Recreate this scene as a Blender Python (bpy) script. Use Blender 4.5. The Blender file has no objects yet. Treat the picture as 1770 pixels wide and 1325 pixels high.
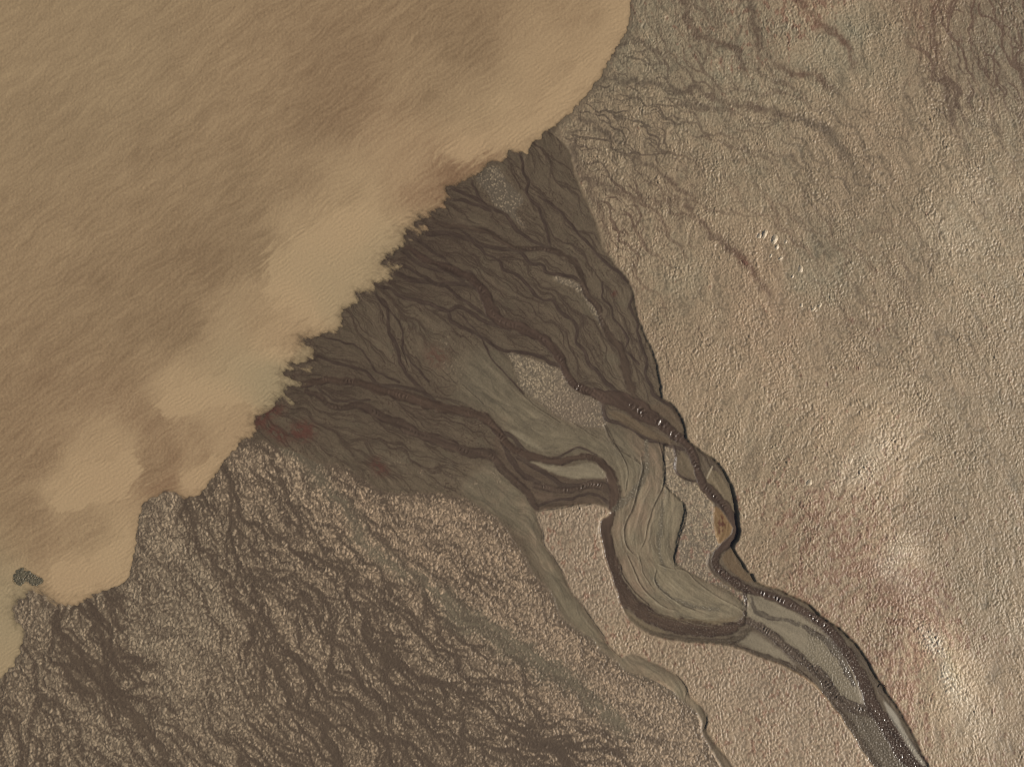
import bpy, math, random
import numpy as np
F = np.float32
random.seed(7)
# ------------------------------------------------------------------ plan
# Plan units ("u"): 1 u = 0.1 m on the ground.  u-x runs east, u-y runs south.
S = 0.1
CX, CY = 885.0, 662.5
STEP = 1.1
X0, X1, Y0, Y1 = -90.0, 1860.0, -90.0, 1415.0
gx = np.arange(X0, X1, STEP, dtype=F)
gy = np.arange(Y0, Y1, STEP, dtype=F)
NX, NY = len(gx), len(gy)
X = np.broadcast_to(gx[None, :], (NY, NX))
Y = np.broadcast_to(gy[:, None], (NY, NX))


# ------------------------------------------------------------------ noise
def _h(ix, iy, seed):
    n = (ix.astype(np.int64) * 374761393 + iy.astype(np.int64) * 668265263 + seed * 1442695041) & 0xFFFFFFFF
    n = ((n ^ (n >> 13)) * 1274126177) & 0xFFFFFFFF
    n = n ^ (n >> 16)
    return n


def perlin(x, y, seed=0):
    x0 = np.floor(x); y0 = np.floor(y)
    fx = (x - x0).astype(F); fy = (y - y0).astype(F)
    ix = x0.astype(np.int32); iy = y0.astype(np.int32)
    u = fx * fx * fx * (fx * (fx * 6 - 15) + 10)
    v = fy * fy * fy * (fy * (fy * 6 - 15) + 10)

    def g(dx, dy):
        a = (_h(ix + dx, iy + dy, seed) & 1023).astype(np.int32)
        return GC[a] * (fx - dx) + GS[a] * (fy - dy)
    a = g(0, 0); b = g(1, 0); c = g(0, 1); d = g(1, 1)
    return (1.5 * ((a + (b - a) * u) + ((c + (d - c) * u) - (a + (b - a) * u)) * v)).astype(F)


GC = np.cos(np.arange(1024) * 2 * np.pi / 1024).astype(F)
GS = np.sin(np.arange(1024) * 2 * np.pi / 1024).astype(F)


def fbm(x, y, seed=0, octv=4, gain=.5):
    o = 0; a = 1.0; t = 0
    for i in range(octv):
        o = o + a * perlin(x * 2 ** i + i * 17.3, y * 2 ** i - i * 9.1, seed + i)
        t += a; a *= gain
    return (o / t).astype(F)


def cells(x, y, seed=0, jit=.85):
    x0 = np.floor(x); y0 = np.floor(y)
    ix = x0.astype(np.int32); iy = y0.astype(np.int32)
    fx = (x - x0).astype(F); fy = (y - y0).astype(F)
    best = np.full(fx.shape, 9., F); rnd = np.zeros(fx.shape, F)
    for dy in (-1, 0, 1):
        for dx in (-1, 0, 1):
            h = _h(ix + dx, iy + dy, seed)
            px = dx + .5 + jit * ((h & 1023).astype(F) / 1023 - .5) - fx
            py = dy + .5 + jit * (((h >> 10) & 1023).astype(F) / 1023 - .5) - fy
            d = px * px + py * py
            k = d < best
            best = np.where(k, d, best)
            rnd = np.where(k, ((h >> 20) & 1023).astype(F) / 1023, rnd)
    return np.sqrt(best), rnd


def sst(a, b, x):
    t = np.clip((x - a) / (b - a), 0, 1)
    return (t * t * (3 - 2 * t)).astype(F)


def blur(a, r):
    n = int(round(r / STEP))
    if n < 1:
        return a.astype(F)
    for _ in range(2):
        for ax in (0, 1):
            p = np.pad(a, [(n + 1, n) if i == ax else (0, 0) for i in (0, 1)], mode='edge')
            c = np.cumsum(p, axis=ax, dtype=np.float64)
            k = 2 * n + 1
            a = ((np.take(c, range(k, c.shape[ax]), ax) - np.take(c, range(0, c.shape[ax] - k), ax)) / k).astype(F)
    return a


def up(coarse, cs):
    """bilinear upsample of a coarse field with spacing cs (u) starting at X0,Y0"""
    fx = (gx - X0) / cs; fy = (gy - Y0) / cs
    ix = np.clip(fx.astype(int), 0, coarse.shape[1] - 2); iy = np.clip(fy.astype(int), 0, coarse.shape[0] - 2)
    tx = (fx - ix)[None, :]; ty = (fy - iy)[:, None]
    A = coarse[iy][:, ix]; B = coarse[iy][:, ix + 1]; C_ = coarse[iy + 1][:, ix]; D = coarse[iy + 1][:, ix + 1]
    return ((A * (1 - tx) + B * tx) * (1 - ty) + (C_ * (1 - tx) + D * tx) * ty).astype(F)


CS = 6.0
cgx = np.arange(X0, X1 + 2 * CS, CS); cgy = np.arange(Y0, Y1 + 2 * CS, CS)
CGX, CGY = np.meshgrid(cgx, cgy)
cwx = 14 * fbm(CGX / 70, CGY / 70, 301, 3); cwy = 14 * fbm(CGX / 70, CGY / 70, 311, 3)


def ctrl(pts, s=35., p=2.0, warp=1.0):
    """smooth field through scattered values"""
    num = 0; den = 0
    wx = CGX + warp * cwx; wy = CGY + warp * cwy
    for x, y, v in pts:
        w = 1.0 / ((wx - x) ** 2 + (wy - y) ** 2 + s * s) ** p
        num = num + w * v; den = den + w
    return up(num / den, CS)


# ------------------------------------------------------------------ curves and areas
def spline(pts, closed=False, n=6):
    P = np.array(pts, float)
    if closed:
        P = np.vstack([P[-1], P, P[0], P[1]])
    else:
        P = np.vstack([2 * P[0] - P[1], P, 2 * P[-1] - P[-2]])
    out = []
    for i in range(1, len(P) - 2):
        a, b, c, d = P[i - 1:i + 3]
        m = max(2, int(np.hypot(*(c[:2] - b[:2])) / n))
        for k in range(m):
            t = k / m
            out.append(.5 * (2 * b + (c - a) * t + (2 * a - 5 * b + 4 * c - d) * t * t + (3 * b - a - 3 * c + d) * t ** 3))
    if not closed:
        out.append(P[-2])
    return np.array(out)


WXn = perlin(X / 23, Y / 23, 41); WYn = perlin(X / 23, Y / 23, 42)
WXf = perlin(X / 7, Y / 7, 43); WYf = perlin(X / 7, Y / 7, 44)


def area(pts, soft=0, warp=2.0, fine=1.0, smooth=True):
    P = spline(pts, True, 8) if smooth else np.array(pts, float)
    m = 30
    i0 = max(0, int((P[:, 0].min() - m - X0) / STEP)); i1 = min(NX, int((P[:, 0].max() + m - X0) / STEP))
    j0 = max(0, int((P[:, 1].min() - m - Y0) / STEP)); j1 = min(NY, int((P[:, 1].max() + m - Y0) / STEP))
    w = (slice(j0, j1), slice(i0, i1))
    x = X[w] + warp * WXn[w] + fine * WXf[w]; y = Y[w] + warp * WYn[w] + fine * WYf[w]
    ins = np.zeros(x.shape, bool)
    Q = np.roll(P, -1, 0)
    for (ax, ay), (bx, by) in zip(P[:, :2], Q[:, :2]):
        if abs(by - ay) < 1e-6:
            continue
        lo, hi = min(ay, by), max(ay, by)
        # rows that can be touched
        r0 = max(0, int((lo - 8 - Y0) / STEP) - j0); r1 = min(ins.shape[0], int((hi + 8 - Y0) / STEP) + 2 - j0)
        if r1 <= r0:
            continue
        yy = y[r0:r1]; xx = x[r0:r1]
        c = (yy >= lo) & (yy < hi) & (xx < ax + (yy - ay) * (bx - ax) / (by - ay))
        ins[r0:r1] ^= c
    out = np.zeros((NY, NX), F)
    out[w] = ins
    return blur(out, soft) if soft else out


class Stroke:
    """distance to a tapering line: e = distance beyond its edge, s = length along it"""
    def __init__(self, pts, R=14, wob=.8, wscale=1.0, seed=0):
        P = spline([(p[0], p[1], p[2] * wscale) for p in pts], False, 3)
        n = len(P)
        rs = np.random.RandomState(int(abs(pts[0][0] * 7 + pts[0][1] * 13 + seed)) % 99991)
        j = rs.randn(n, 2); k = np.hanning(9); k /= k.sum()
        for c in (0, 1):
            P[:, c] += wob * 2.2 * np.convolve(j[:, c], k)[4:4 + n]
        P[:, 2] *= 1 + .25 * np.convolve(rs.randn(n), k)[4:4 + n]
        m = P[:, 2].max() / 2 + R + 3
        self.i0 = max(0, int((P[:, 0].min() - m - X0) / STEP)); self.i1 = min(NX, int((P[:, 0].max() + m - X0) / STEP) + 1)
        self.j0 = max(0, int((P[:, 1].min() - m - Y0) / STEP)); self.j1 = min(NY, int((P[:, 1].max() + m - Y0) / STEP) + 1)
        self.w = (slice(self.j0, self.j1), slice(self.i0, self.i1))
        sh = (max(0, self.j1 - self.j0), max(0, self.i1 - self.i0))
        E = np.full(sh, 99., F); D = np.full(sh, 99., F); SS = np.zeros(sh, F); WD = np.ones(sh, F); SD = np.zeros(sh, F)
        s = 0.0
        for a, b in zip(P[:-1], P[1:]):
            mm = max(a[2], b[2]) / 2 + R
            a0 = max(self.i0, int((min(a[0], b[0]) - mm - X0) / STEP)); a1 = min(self.i1, int((max(a[0], b[0]) + mm - X0) / STEP) + 2)
            b0 = max(self.j0, int((min(a[1], b[1]) - mm - Y0) / STEP)); b1 = min(self.j1, int((max(a[1], b[1]) + mm - Y0) / STEP) + 2)
            L = math.hypot(b[0] - a[0], b[1] - a[1])
            if a1 <= a0 or b1 <= b0 or L < 1e-6:
                s += L; continue
            lw = (slice(b0 - self.j0, b1 - self.j0), slice(a0 - self.i0, a1 - self.i0))
            x = gx[None, a0:a1] - a[0]; y = gy[b0:b1, None] - a[1]
            ux, uy = (b[0] - a[0]) / L, (b[1] - a[1]) / L
            t = np.clip((x * ux + y * uy) / L, 0, 1)
            d = np.hypot(x - t * L * ux, y - t * L * uy)
            wd = a[2] + (b[2] - a[2]) * t
            e = d - wd / 2
            k = e < E[lw]
            E[lw] = np.where(k, e, E[lw]); D[lw] = np.where(k, d, D[lw])
            SD[lw] = np.where(k, np.sign(x * uy - y * ux) * np.sign(uy + 1e-6), SD[lw])
            SS[lw] = np.where(k, s + t * L, SS[lw]); WD[lw] = np.where(k, wd, WD[lw])
            s += L
        self.E, self.D, self.S, self.W, self.P, self.SIDE = E, D, SS, WD, P, SD

    def mask(self, soft=1.5, off=0.0):
        return sst(soft, -soft, self.E - off)


FLOW = []           # traced lines that give the local run of the water


def stroke(pts, **k):
    st = Stroke(pts, **k); FLOW.append(st.P)
    return st


def W(pts, w):
    if not hasattr(w, '__len__'):
        return [(x, y, w) for x, y in pts]
    ws = np.interp(np.linspace(0, 1, len(pts)), np.linspace(0, 1, len(w)), w)
    return [(x, y, ww) for (x, y), ww in zip(pts, ws)]


# ------------------------------------------------------------------ the shore
shore = [(1500, -3000), (1150, -300), (1104, -60), (1092, 0), (1090, 30), (1080, 60), (1062, 90), (1045, 120), (1030, 145), (1010, 168),
         (985, 195), (968, 210), (955, 222), (945, 228), (935, 238), (920, 245), (915, 256), (912, 265), (905, 263), (893, 264), (880, 262),
         (878, 272), (872, 280), (862, 281), (845, 282), (835, 290), (822, 302), (812, 309), (800, 315), (788, 320), (775, 322), (775, 330),
         (779, 340), (770, 348), (768, 358), (752, 363), (746, 370), (740, 377), (728, 377), (717, 385), (736, 392), (741, 400), (722, 403),
         (707, 399), (700, 408), (712, 414), (702, 420), (700, 426), (690, 431), (680, 438), (670, 444), (660, 452), (676, 455), (690, 459),
         (692, 463), (678, 470), (674, 485), (660, 490), (645, 493), (648, 501), (632, 507), (613, 507), (618, 519), (604, 530), (593, 540),
         (591, 558), (584, 573), (557, 579), (545, 583), (520, 586), (524, 592), (538, 598), (543, 608), (534, 620), (515, 628), (502, 630),
         (540, 634), (534, 641), (512, 642), (494, 645), (520, 655), (523, 665), (500, 665), (494, 680), (508, 696), (500, 696), (488, 690),
         (475, 698), (470, 708), (454, 714), (440, 725), (442, 740), (436, 752), (414, 769), (400, 785), (387, 800), (370, 824), (353, 847),
         (340, 858), (318, 862), (302, 852), (282, 849), (272, 858), (258, 862), (244, 878), (238, 905), (234, 943), (227, 977), (217, 1004),
         (190, 1018), (160, 1031), (129, 1048), (95, 1045), (81, 1035), (66, 1024), (50, 1026), (34, 1035), (25, 1052), (30, 1075), (42, 1092),
         (34, 1126), (20, 1153), (0, 1176), (-40, 1215), (-200, 1400), (-3000, 4000)]
SHP = spline(shore[2:-2], False, 5)
SHP = np.vstack([shore[0], shore[1], SHP, shore[-2], shore[-1]])
dc = np.full(CGX.shape, 1e9)
for (ax, ay), (bx, by) in zip(SHP[:-1], SHP[1:]):
    L2 = (bx - ax) ** 2 + (by - ay) ** 2
    if L2 < 1e-9: continue
    t = np.clip(((CGX - ax) * (bx - ax) + (CGY - ay) * (by - ay)) / L2, 0, 1)
    dc = np.minimum(dc, np.hypot(CGX - ax - t * (bx - ax), CGY - ay - t * (by - ay)))
sd = up(dc, CS)
near = Stroke([(x, y, .01) for x, y in SHP[1:-1]], R=22, wob=0)
sd[near.w] = np.where(near.D < 18, near.D, sd[near.w])
seapoly = [tuple(p) for p in SHP] + [(-3000, -3000)]
sea_m = area(seapoly, 0, 0, 0, smooth=False)
sd = np.where(sea_m > .5, -sd, sd).astype(F)
# ragged fringe: strong along the delta, slight elsewhere
frg = ctrl([(1090, 20, .45), (1050, 110, .6), (1000, 180, .55), (930, 240, .8), (850, 285, .9), (780, 330, 1), (700, 410, 1.5), (660, 460, 1.6), (600, 530, 1.1), (560, 580, 1.1),
            (520, 640, 1.8), (480, 700, 1.5), (430, 750, 1.1), (380, 810, .5), (330, 860, .7), (240, 900, .45), (220, 990, .4), (120, 1045, .9), (60, 1040, 1.5), (20, 1150, .7)], 25, 2, 0)
fr = perlin(X / 11 + .35 * WXf, Y / 11, 51) * 4 + fbm(X / 30, Y / 30, 53, 2) * 5
fa, fb = X * .62 - Y * .78, X * .78 + Y * .62                     # along the shore, out to sea
fr = fr + perlin(fa / 4.2 + .3 * WXn, fb / 15, 52) * 3.2 + perlin(fa / 9 + .5 * WXn, fb / 34, 54) * 5.0 + perlin(X / 3.4, Y / 3.4, 55) * .6
sdn = sd + .8 * fr * frg * np.exp(-np.abs(sd) / 26)

# ------------------------------------------------------------------ areas of the flat
FANP = [(940, 210), (958, 232), (968, 241), (985, 260), (988, 277), (994, 300), (1004, 325), (1015, 350), (1025, 375), (1035, 400), (1042, 430), (1060, 455),
        (1079, 477), (1090, 494), (1096, 520), (1101, 545), (1107, 563), (1120, 590), (1130, 615), (1138, 645), (1142, 668), (1144, 688), (1158, 695),
        (1172, 712), (1181, 733), (1187, 757), (1205, 775), (1223, 787), (1246, 806), (1262, 835), (1271, 865), (1274, 900), (1279, 914), (1275, 930), (1266, 945),
        (1280, 968), (1292, 988), (1299, 990), (1305, 1004), (1345, 1019), (1390, 1040), (1430, 1073), (1446, 1082), (1467, 1101), (1484, 1121), (1500, 1145),
        (1520, 1180), (1545, 1215), (1562, 1244), (1580, 1280), (1601, 1322), (1640, 1400), (1700, 1500),
        (1600, 1500), (1540, 1400), (1508, 1325), (1483, 1290), (1463, 1253), (1440, 1222), (1405, 1180), (1375, 1160), (1340, 1143), (1300, 1128), (1255, 1112),
        (1190, 1107), (1135, 1099), (1096, 1078), (1074, 1050), (1062, 1012), (1049, 970), (1038, 930), (1035, 908), (1041, 896), (1053, 888), (1050, 877), (1030, 871), (1010, 871),
        (960, 877), (930, 883), (924, 884), (931, 905), (937, 917), (941, 944), (958, 966), (975, 992), (987, 1023), (1005, 1043), (1025, 1072), (1039, 1094), (1056, 1121), (1074, 1134),
        (1090, 1128), (1124, 1141), (1168, 1165), (1185, 1185), (1188, 1197), (1208, 1219), (1221, 1239), (1219, 1263), (1238, 1290), (1258, 1312), (1300, 1400),
        (1282, 1400), (1243, 1318), (1226, 1290), (1212, 1263), (1209, 1238), (1185, 1213), (1171, 1202), (1147, 1178), (1117, 1168), (1080, 1158), (1069, 1144), (1039, 1121),
        (1022, 1101), (988, 1080), (968, 1063), (960, 1039), (952, 1020), (924, 995), (905, 960), (880, 920), (862, 900), (840, 882), (808, 862), (760, 852), (720, 851), (667, 850), (640, 836), (610, 815),
        (580, 800), (545, 800), (520, 785), (500, 778), (470, 768), (430, 757), (380, 760), (300, 640), (500, 500), (640, 380)]
LOW = area(FANP, 0, 1.5, 1.0)
west_id = area([(560, 560), (700, 690), (870, 820), (918, 880), (930, 930), (952, 985), (987, 1045), (1040, 1110), (1078, 1144), (1190, 1212), (1215, 1270), (1290, 1420), (1320, 1500), (-150, 1500), (-150, 500)], 0, 0, 0)
mid_id = area([(924, 884), (941, 944), (987, 1023), (1056, 1121), (1090, 1129), (1185, 1185), (1221, 1239), (1258, 1312), (1330, 1500), (1640, 1500), (1508, 1325), (1400, 1180),
               (1255, 1112), (1100, 1085), (1050, 970), (1035, 905), (1050, 885), (1045, 870), (960, 875)], 0, 0, 0)

GREY = area([(840, 600), (868, 612), (892, 640), (893, 658), (922, 690), (968, 726), (1010, 738), (1048, 742), (1044, 700), (1060, 730), (1112, 757), (1130, 766), (1148, 772), (1160, 825), (1185, 870),
             (1168, 960), (1200, 1000), (1240, 1020), (1290, 1050), (1268, 1082), (1200, 1088), (1120, 1062), (1082, 1030), (1062, 970), (1056, 880), (1066, 850),
             (1050, 810), (1030, 792), (960, 792), (905, 780), (868, 745), (840, 715), (800, 690), (790, 655), (810, 620)], 14, 6, 3)
GREY2 = area([(800, 840), (860, 800), (895, 835), (910, 860), (928, 885), (942, 944), (987, 1023), (1056, 1121), (1090, 1129), (1185, 1185), (1221, 1239), (1258, 1312), (1300, 1400),
              (1282, 1400), (1209, 1238), (1080, 1158), (988, 1080), (950, 1015), (890, 915), (840, 882)], 7, 4, 2)
BARS = area([(1287, 1020), (1340, 1040), (1400, 1075), (1440, 1115), (1470, 1170), (1490, 1215), (1460, 1212), (1420, 1170), (1370, 1120), (1310, 1078), (1286, 1062)], 2, 1.5, 1)
BARS3 = area([(1470, 1225), (1500, 1222), (1530, 1262), (1570, 1305), (1600, 1345), (1620, 1420), (1570, 1420), (1512, 1330), (1488, 1285), (1466, 1245)], 2, 1.5, 1)
BARS2 = area([(1262, 1100), (1290, 1088), (1330, 1110), (1375, 1150), (1345, 1140), (1300, 1122)], 2, 1.5, 1)
DARKPOOL = area([(857, 745), (878, 757), (895, 777), (918, 793), (940, 807), (963, 820), (988, 829), (1008, 829), (1045, 825), (1060, 836), (1066, 861), (1060, 880), (1051, 874), (1040, 870),
                 (1017, 871), (960, 877), (928, 882), (906, 848), (886, 829), (866, 807), (852, 789), (855, 765)], 1.5, 1.5, 1)
WEDGE = area([(915, 797), (945, 802), (975, 806), (992, 804), (1012, 799), (1025, 800), (1038, 808), (1048, 825), (1020, 825), (1000, 827), (975, 824), (942, 810)], 1.5, 1, 1)
WEDGE2 = area([(880, 742), (906, 750), (931, 771), (943, 781), (927, 776), (897, 757)], 1.2, .6, .6)
I1 = area([(822, 304), (845, 288), (863, 291), (872, 309), (881, 318), (892, 329), (904, 338), (905, 352), (895, 358), (890, 368), (906, 390), (901, 393), (888, 380), (876, 369), (865, 363), (854, 356), (845, 336), (831, 320)], 4, 2, 3)
I2 = area([(952, 477), (972, 479), (997, 488), (1011, 502), (1017, 518), (1029, 534), (1038, 545), (1041, 565), (1033, 556), (1024, 547), (1015, 529), (1008, 513), (995, 500), (979, 493), (958, 484)], 2, 2, 2)
I3 = area([(875, 609), (897, 613), (927, 622), (945, 627), (968, 640), (981, 656), (990, 669), (1002, 679), (1018, 681), (1031, 685), (1038, 694), (1040, 708), (1047, 724), (1045, 738), (1010, 736), (985, 728), (968, 722), (947, 706), (922, 688), (902, 672), (893, 658), (891, 638)], 3, 1.5, 2)
I4 = area([(1148, 768), (1161, 772), (1168, 790), (1167, 815), (1180, 827), (1198, 831), (1212, 846), (1226, 862), (1233, 880), (1231, 900), (1238, 926), (1242, 940), (1226, 955), (1222, 976), (1234, 994), (1262, 1014), (1284, 1024),
           (1291, 1048), (1262, 1022), (1220, 1004), (1180, 982), (1166, 970), (1170, 935), (1184, 880), (1172, 862), (1150, 838), (1147, 800)], 1.5, 1, 1)
PATCH = np.clip(.8 * area([(725, 560), (770, 560), (800, 600), (805, 650), (760, 640), (735, 610)], 14, 6, 4) + .9 * area([(680, 795), (760, 792), (880, 815), (890, 845), (860, 850), (760, 838), (690, 830)], 12, 6, 4)
                + .35 * area([(500, 760), (600, 770), (690, 810), (690, 838), (640, 820), (560, 790)], 8, 6, 4), 0, 1) * sst(-.15, .45, fbm(X / 26, Y / 26, 61, 3))

# ------------------------------------------------------------------ running water
st = {}
st['river'] = stroke(W([(1680, 1470), (1620, 1370), (1588, 1324), (1566, 1300), (1542, 1268), (1519, 1236), (1505, 1214), (1497, 1190), (1486, 1166), (1470, 1137), (1453, 1111), (1436, 1091), (1412, 1071), (1382, 1051), (1353, 1037), (1324, 1027),
                        (1287, 1015), (1268, 1004), (1250, 991), (1236, 974), (1240, 955), (1254, 942), (1268, 927), (1273, 911), (1267, 895), (1257, 879), (1243, 863), (1225, 847), (1211, 829), (1204, 805), (1196, 782), (1184, 762), (1162, 748),
                        (1140, 730), (1117, 718), (1094, 702), (1067, 690), (1040, 685), (1017, 676), (995, 667), (981, 649), (974, 631), (967, 617), (956, 602), (940, 588), (922, 577), (900, 565), (875, 559), (857, 548), (845, 525), (834, 502), (818, 484), (800, 473), (779, 464), (757, 457), (734, 447), (711, 431), (690, 424)],
                       [42, 38, 34, 30, 24, 20, 18, 17, 15, 15, 14, 14, 13, 13, 13, 14, 13, 13, 14, 15, 17, 17, 13, 13, 15, 18, 25, 30, 26, 18, 12, 13, 15, 17, 16, 15, 15, 18, 20, 16, 14, 12, 12, 10, 8]), wob=.6)
st['inner'] = stroke(W([(1292, 1071), (1314, 1081), (1336, 1098), (1358, 1118), (1382, 1135), (1404, 1152), (1422, 1169), (1434, 1191), (1453, 1211), (1476, 1221), (1500, 1228)], [10, 13, 14, 15, 17, 19, 18, 16]), wob=.5)
st['leftrim'] = stroke(W([(1240, 1108), (1282, 1120), (1314, 1130), (1348, 1142), (1372, 1152), (1392, 1170), (1420, 1198), (1446, 1225), (1466, 1248), (1490, 1290), (1520, 1335)], [7, 7, 7, 8, 9, 12, 16]), wob=.5)
st['middle'] = stroke(W([(1296, 1030), (1303, 1050), (1316, 1060), (1333, 1066), (1358, 1071), (1382, 1078), (1407, 1093), (1431, 1110), (1450, 1135), (1466, 1163), (1474, 1180)], [3, 8, 7, 5, 6, 9, 12, 13, 8]), wob=.6)
st['cut'] = stroke(W([(1287, 1018), (1288, 1040), (1286, 1058), (1282, 1076)], [6, 4, 5, 7]), wob=.4)
st['meander'] = stroke(W([(1284, 1072), (1270, 1080), (1252, 1086), (1218, 1087), (1184, 1082), (1152, 1075), (1120, 1062), (1093, 1043), (1074, 1022), (1063, 998), (1056, 972), (1050, 946), (1046, 917), (1050, 893), (1060, 872), (1062, 848), (1056, 825), (1045, 807), (1029, 793), (999, 789), (972, 796), (949, 796), (927, 791), (902, 783),
                          (882, 771), (868, 755), (854, 737), (840, 723), (807, 711), (783, 708), (749, 700), (717, 691), (692, 683), (658, 675), (627, 664), (602, 658), (575, 657), (545, 660), (520, 664)],
                         [10, 16, 20, 24, 26, 27, 27, 27, 26, 25, 24, 24, 22, 18, 18, 19, 16, 13, 12, 12, 12, 13, 14, 13, 14, 15, 15, 15, 15, 16, 18, 17, 15, 13, 13, 12, 12, 10]), wob=.6)
st['outer'] = stroke(W([(1059, 1020), (1070, 1044), (1088, 1068), (1120, 1090), (1161, 1101), (1206, 1107), (1250, 1108), (1278, 1098), (1296, 1082)], [6, 8, 8, 9, 10, 11, 12, 12, 8]), wob=.6)
st['west'] = stroke(W([(530, 676), (550, 684), (566, 698), (590, 705), (618, 700), (640, 708), (663, 722), (690, 732), (715, 746), (755, 760), (789, 774), (811, 782), (845, 785), (862, 802), (879, 822), (902, 842), (919, 862), (927, 878)], [7, 8, 10, 13, 15, 16, 18, 17, 14, 13, 12, 10]), wob=.6)
st['wave'] = stroke(W([(925, 838), (945, 842), (960, 846), (980, 847), (1000, 843), (1015, 837), (1035, 838), (1054, 846)], [9, 10, 11, 12, 13, 15]), wob=.4)
st['s3'] = stroke(W([(1110, 712), (1098, 692), (1090, 670), (1083, 649), (1078, 622), (1071, 600), (1056, 584), (1042, 559), (1035, 534), (1017, 511), (1008, 488), (999, 461), (983, 445), (960, 434), (926, 430), (892, 429), (872, 419), (845, 402), (809, 393), (768, 388), (746, 378)],
                    [18, 17, 16, 14, 13, 12, 10, 9, 9, 10, 10, 8, 7, 8, 8, 8, 9, 7]), wob=.6)
SMALL = [
    (W([(740, 402), (768, 402), (809, 411), (836, 424), (868, 431), (895, 433), (920, 430)], [9, 9, 7, 6, 6]), 0),
    (W([(894, 263), (900, 270), (904, 281), (904, 297), (913, 313), (911, 334), (917, 345), (929, 356), (933, 372), (942, 392), (947, 411), (953, 428)], [3, 4, 4, 4.5, 4, 4]), 0),
    (W([(815, 312), (827, 340), (840, 356), (868, 368), (881, 379), (895, 399), (913, 411), (933, 422), (960, 434)], [4, 5, 6, 6, 5, 6]), 0),
    (W([(780, 322), (804, 336), (827, 347), (845, 361)], [5, 5, 6, 5]), 0),
    (W([(775, 345), (800, 345), (820, 352), (848, 364)], [5, 5, 4]), 0),
    (W([(768, 385), (800, 400), (840, 438), (863, 451), (872, 467), (895, 476), (908, 488), (917, 499), (934, 516), (958, 520), (970, 541), (990, 552), (999, 568), (995, 590), (1011, 606), (1017, 627), (1035, 645), (1049, 663), (1072, 679), (1090, 690)], [3, 4, 5, 5, 5, 6, 5, 5, 6, 5]), 0),
    (W([(872, 420), (897, 433), (917, 456), (938, 460), (947, 472), (983, 476), (1003, 487)], [4, 5, 5, 5, 5]), 0),
    (W([(930, 340), (956, 354), (978, 377), (997, 402), (1017, 422), (1033, 440), (1049, 456), (1072, 474), (1090, 492), (1096, 510), (1090, 527), (1101, 556), (1103, 577), (1112, 604), (1119, 627), (1115, 647), (1126, 665), (1128, 681), (1149, 692), (1166, 709), (1178, 730)], [3, 4, 4, 4, 5, 5, 4, 4, 5, 5, 6, 6]), 0),
    (W([(1042, 488), (1042, 513), (1056, 532), (1063, 554), (1078, 570), (1085, 586), (1081, 604), (1092, 615), (1103, 629)], [3, 3, 3, 3.5]), 0),
    (W([(648, 506), (665, 526), (670, 549), (672, 576), (683, 594), (690, 621), (704, 646), (720, 664), (738, 685), (752, 698)], [4, 5, 5, 5, 6, 6, 8]), 0),
    (W([(545, 614), (561, 621), (595, 632), (631, 641), (645, 657), (658, 666), (704, 669), (730, 678), (760, 698)], [4, 5, 5, 6, 5, 4]), 0),
    (W([(648, 490), (660, 495), (677, 501), (695, 512), (717, 519), (745, 526), (772, 538), (781, 555), (803, 569), (824, 579), (853, 594), (871, 606), (897, 609), (927, 613), (945, 622), (967, 633)], [4, 6, 7, 7, 6, 5, 5, 5, 5, 6]), 0),
    (W([(676, 466), (690, 473), (706, 483), (726, 485), (749, 490), (772, 491), (794, 490), (824, 500), (845, 520)], [7, 8, 8, 7, 7, 7]), 0),
    (W([(690, 457), (705, 461), (717, 469), (738, 483), (752, 490)], [5, 5, 6]), 0),
    (W([(772, 495), (801, 519), (828, 537), (851, 553)], [5, 5, 6]), 0),
    (W([(745, 526), (772, 536), (794, 531), (817, 542), (849, 560), (880, 568)], [5, 6, 6, 7]), 0),
    (W([(700, 405), (730, 420), (752, 440), (768, 445), (790, 470), (812, 470), (834, 498)], [6, 5, 4, 5, 5]), 0),
    (W([(690, 428), (716, 450), (740, 462), (775, 470), (800, 485)], [6, 7, 7, 8]), 0),
    (W([(545, 668), (575, 690), (600, 692), (640, 690)], [4, 4, 4]), 0),
    (W([(925, 876), (958, 863), (992, 860), (1015, 853), (1036, 856), (1050, 868)], [4, 4, 4, 4]), 0),
    (W([(940, 800), (963, 790), (985, 777), (1010, 776), (1030, 786)], [3, 3, 3, 3]), 0),
    (W([(855, 745), (880, 752), (905, 775), (930, 790)], [8, 8, 7, 6]), 0),
    (W([(872, 770), (888, 800), (905, 820), (930, 835)], [9, 9, 9, 9]), 0),
    (W([(895, 790), (930, 810), (970, 835), (1000, 838)], [8, 8, 8]), 0),
    (W([(1042, 690), (1044, 718), (1062, 728), (1090, 738), (1108, 752), (1135, 764), (1165, 772), (1185, 776)], [5, 6, 7, 7, 6, 5, 5]), 0),
    (W([(1165, 772), (1168, 790), (1167, 808), (1178, 824), (1205, 831)], [4, 4, 3, 3]), 0),
    (W([(640, 500), (690, 560), (700, 610), (740, 660)], [2, 3, 3]), 0),
    (W([(560, 583), (620, 600), (650, 640), (690, 660)], [2, 3, 3]), 0),
    (W([(790, 540), (830, 580), (850, 620), (905, 680)], [2, 2, 2]), 0),
]
small = [stroke(p, wob=.9) for p, _ in SMALL]
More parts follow.
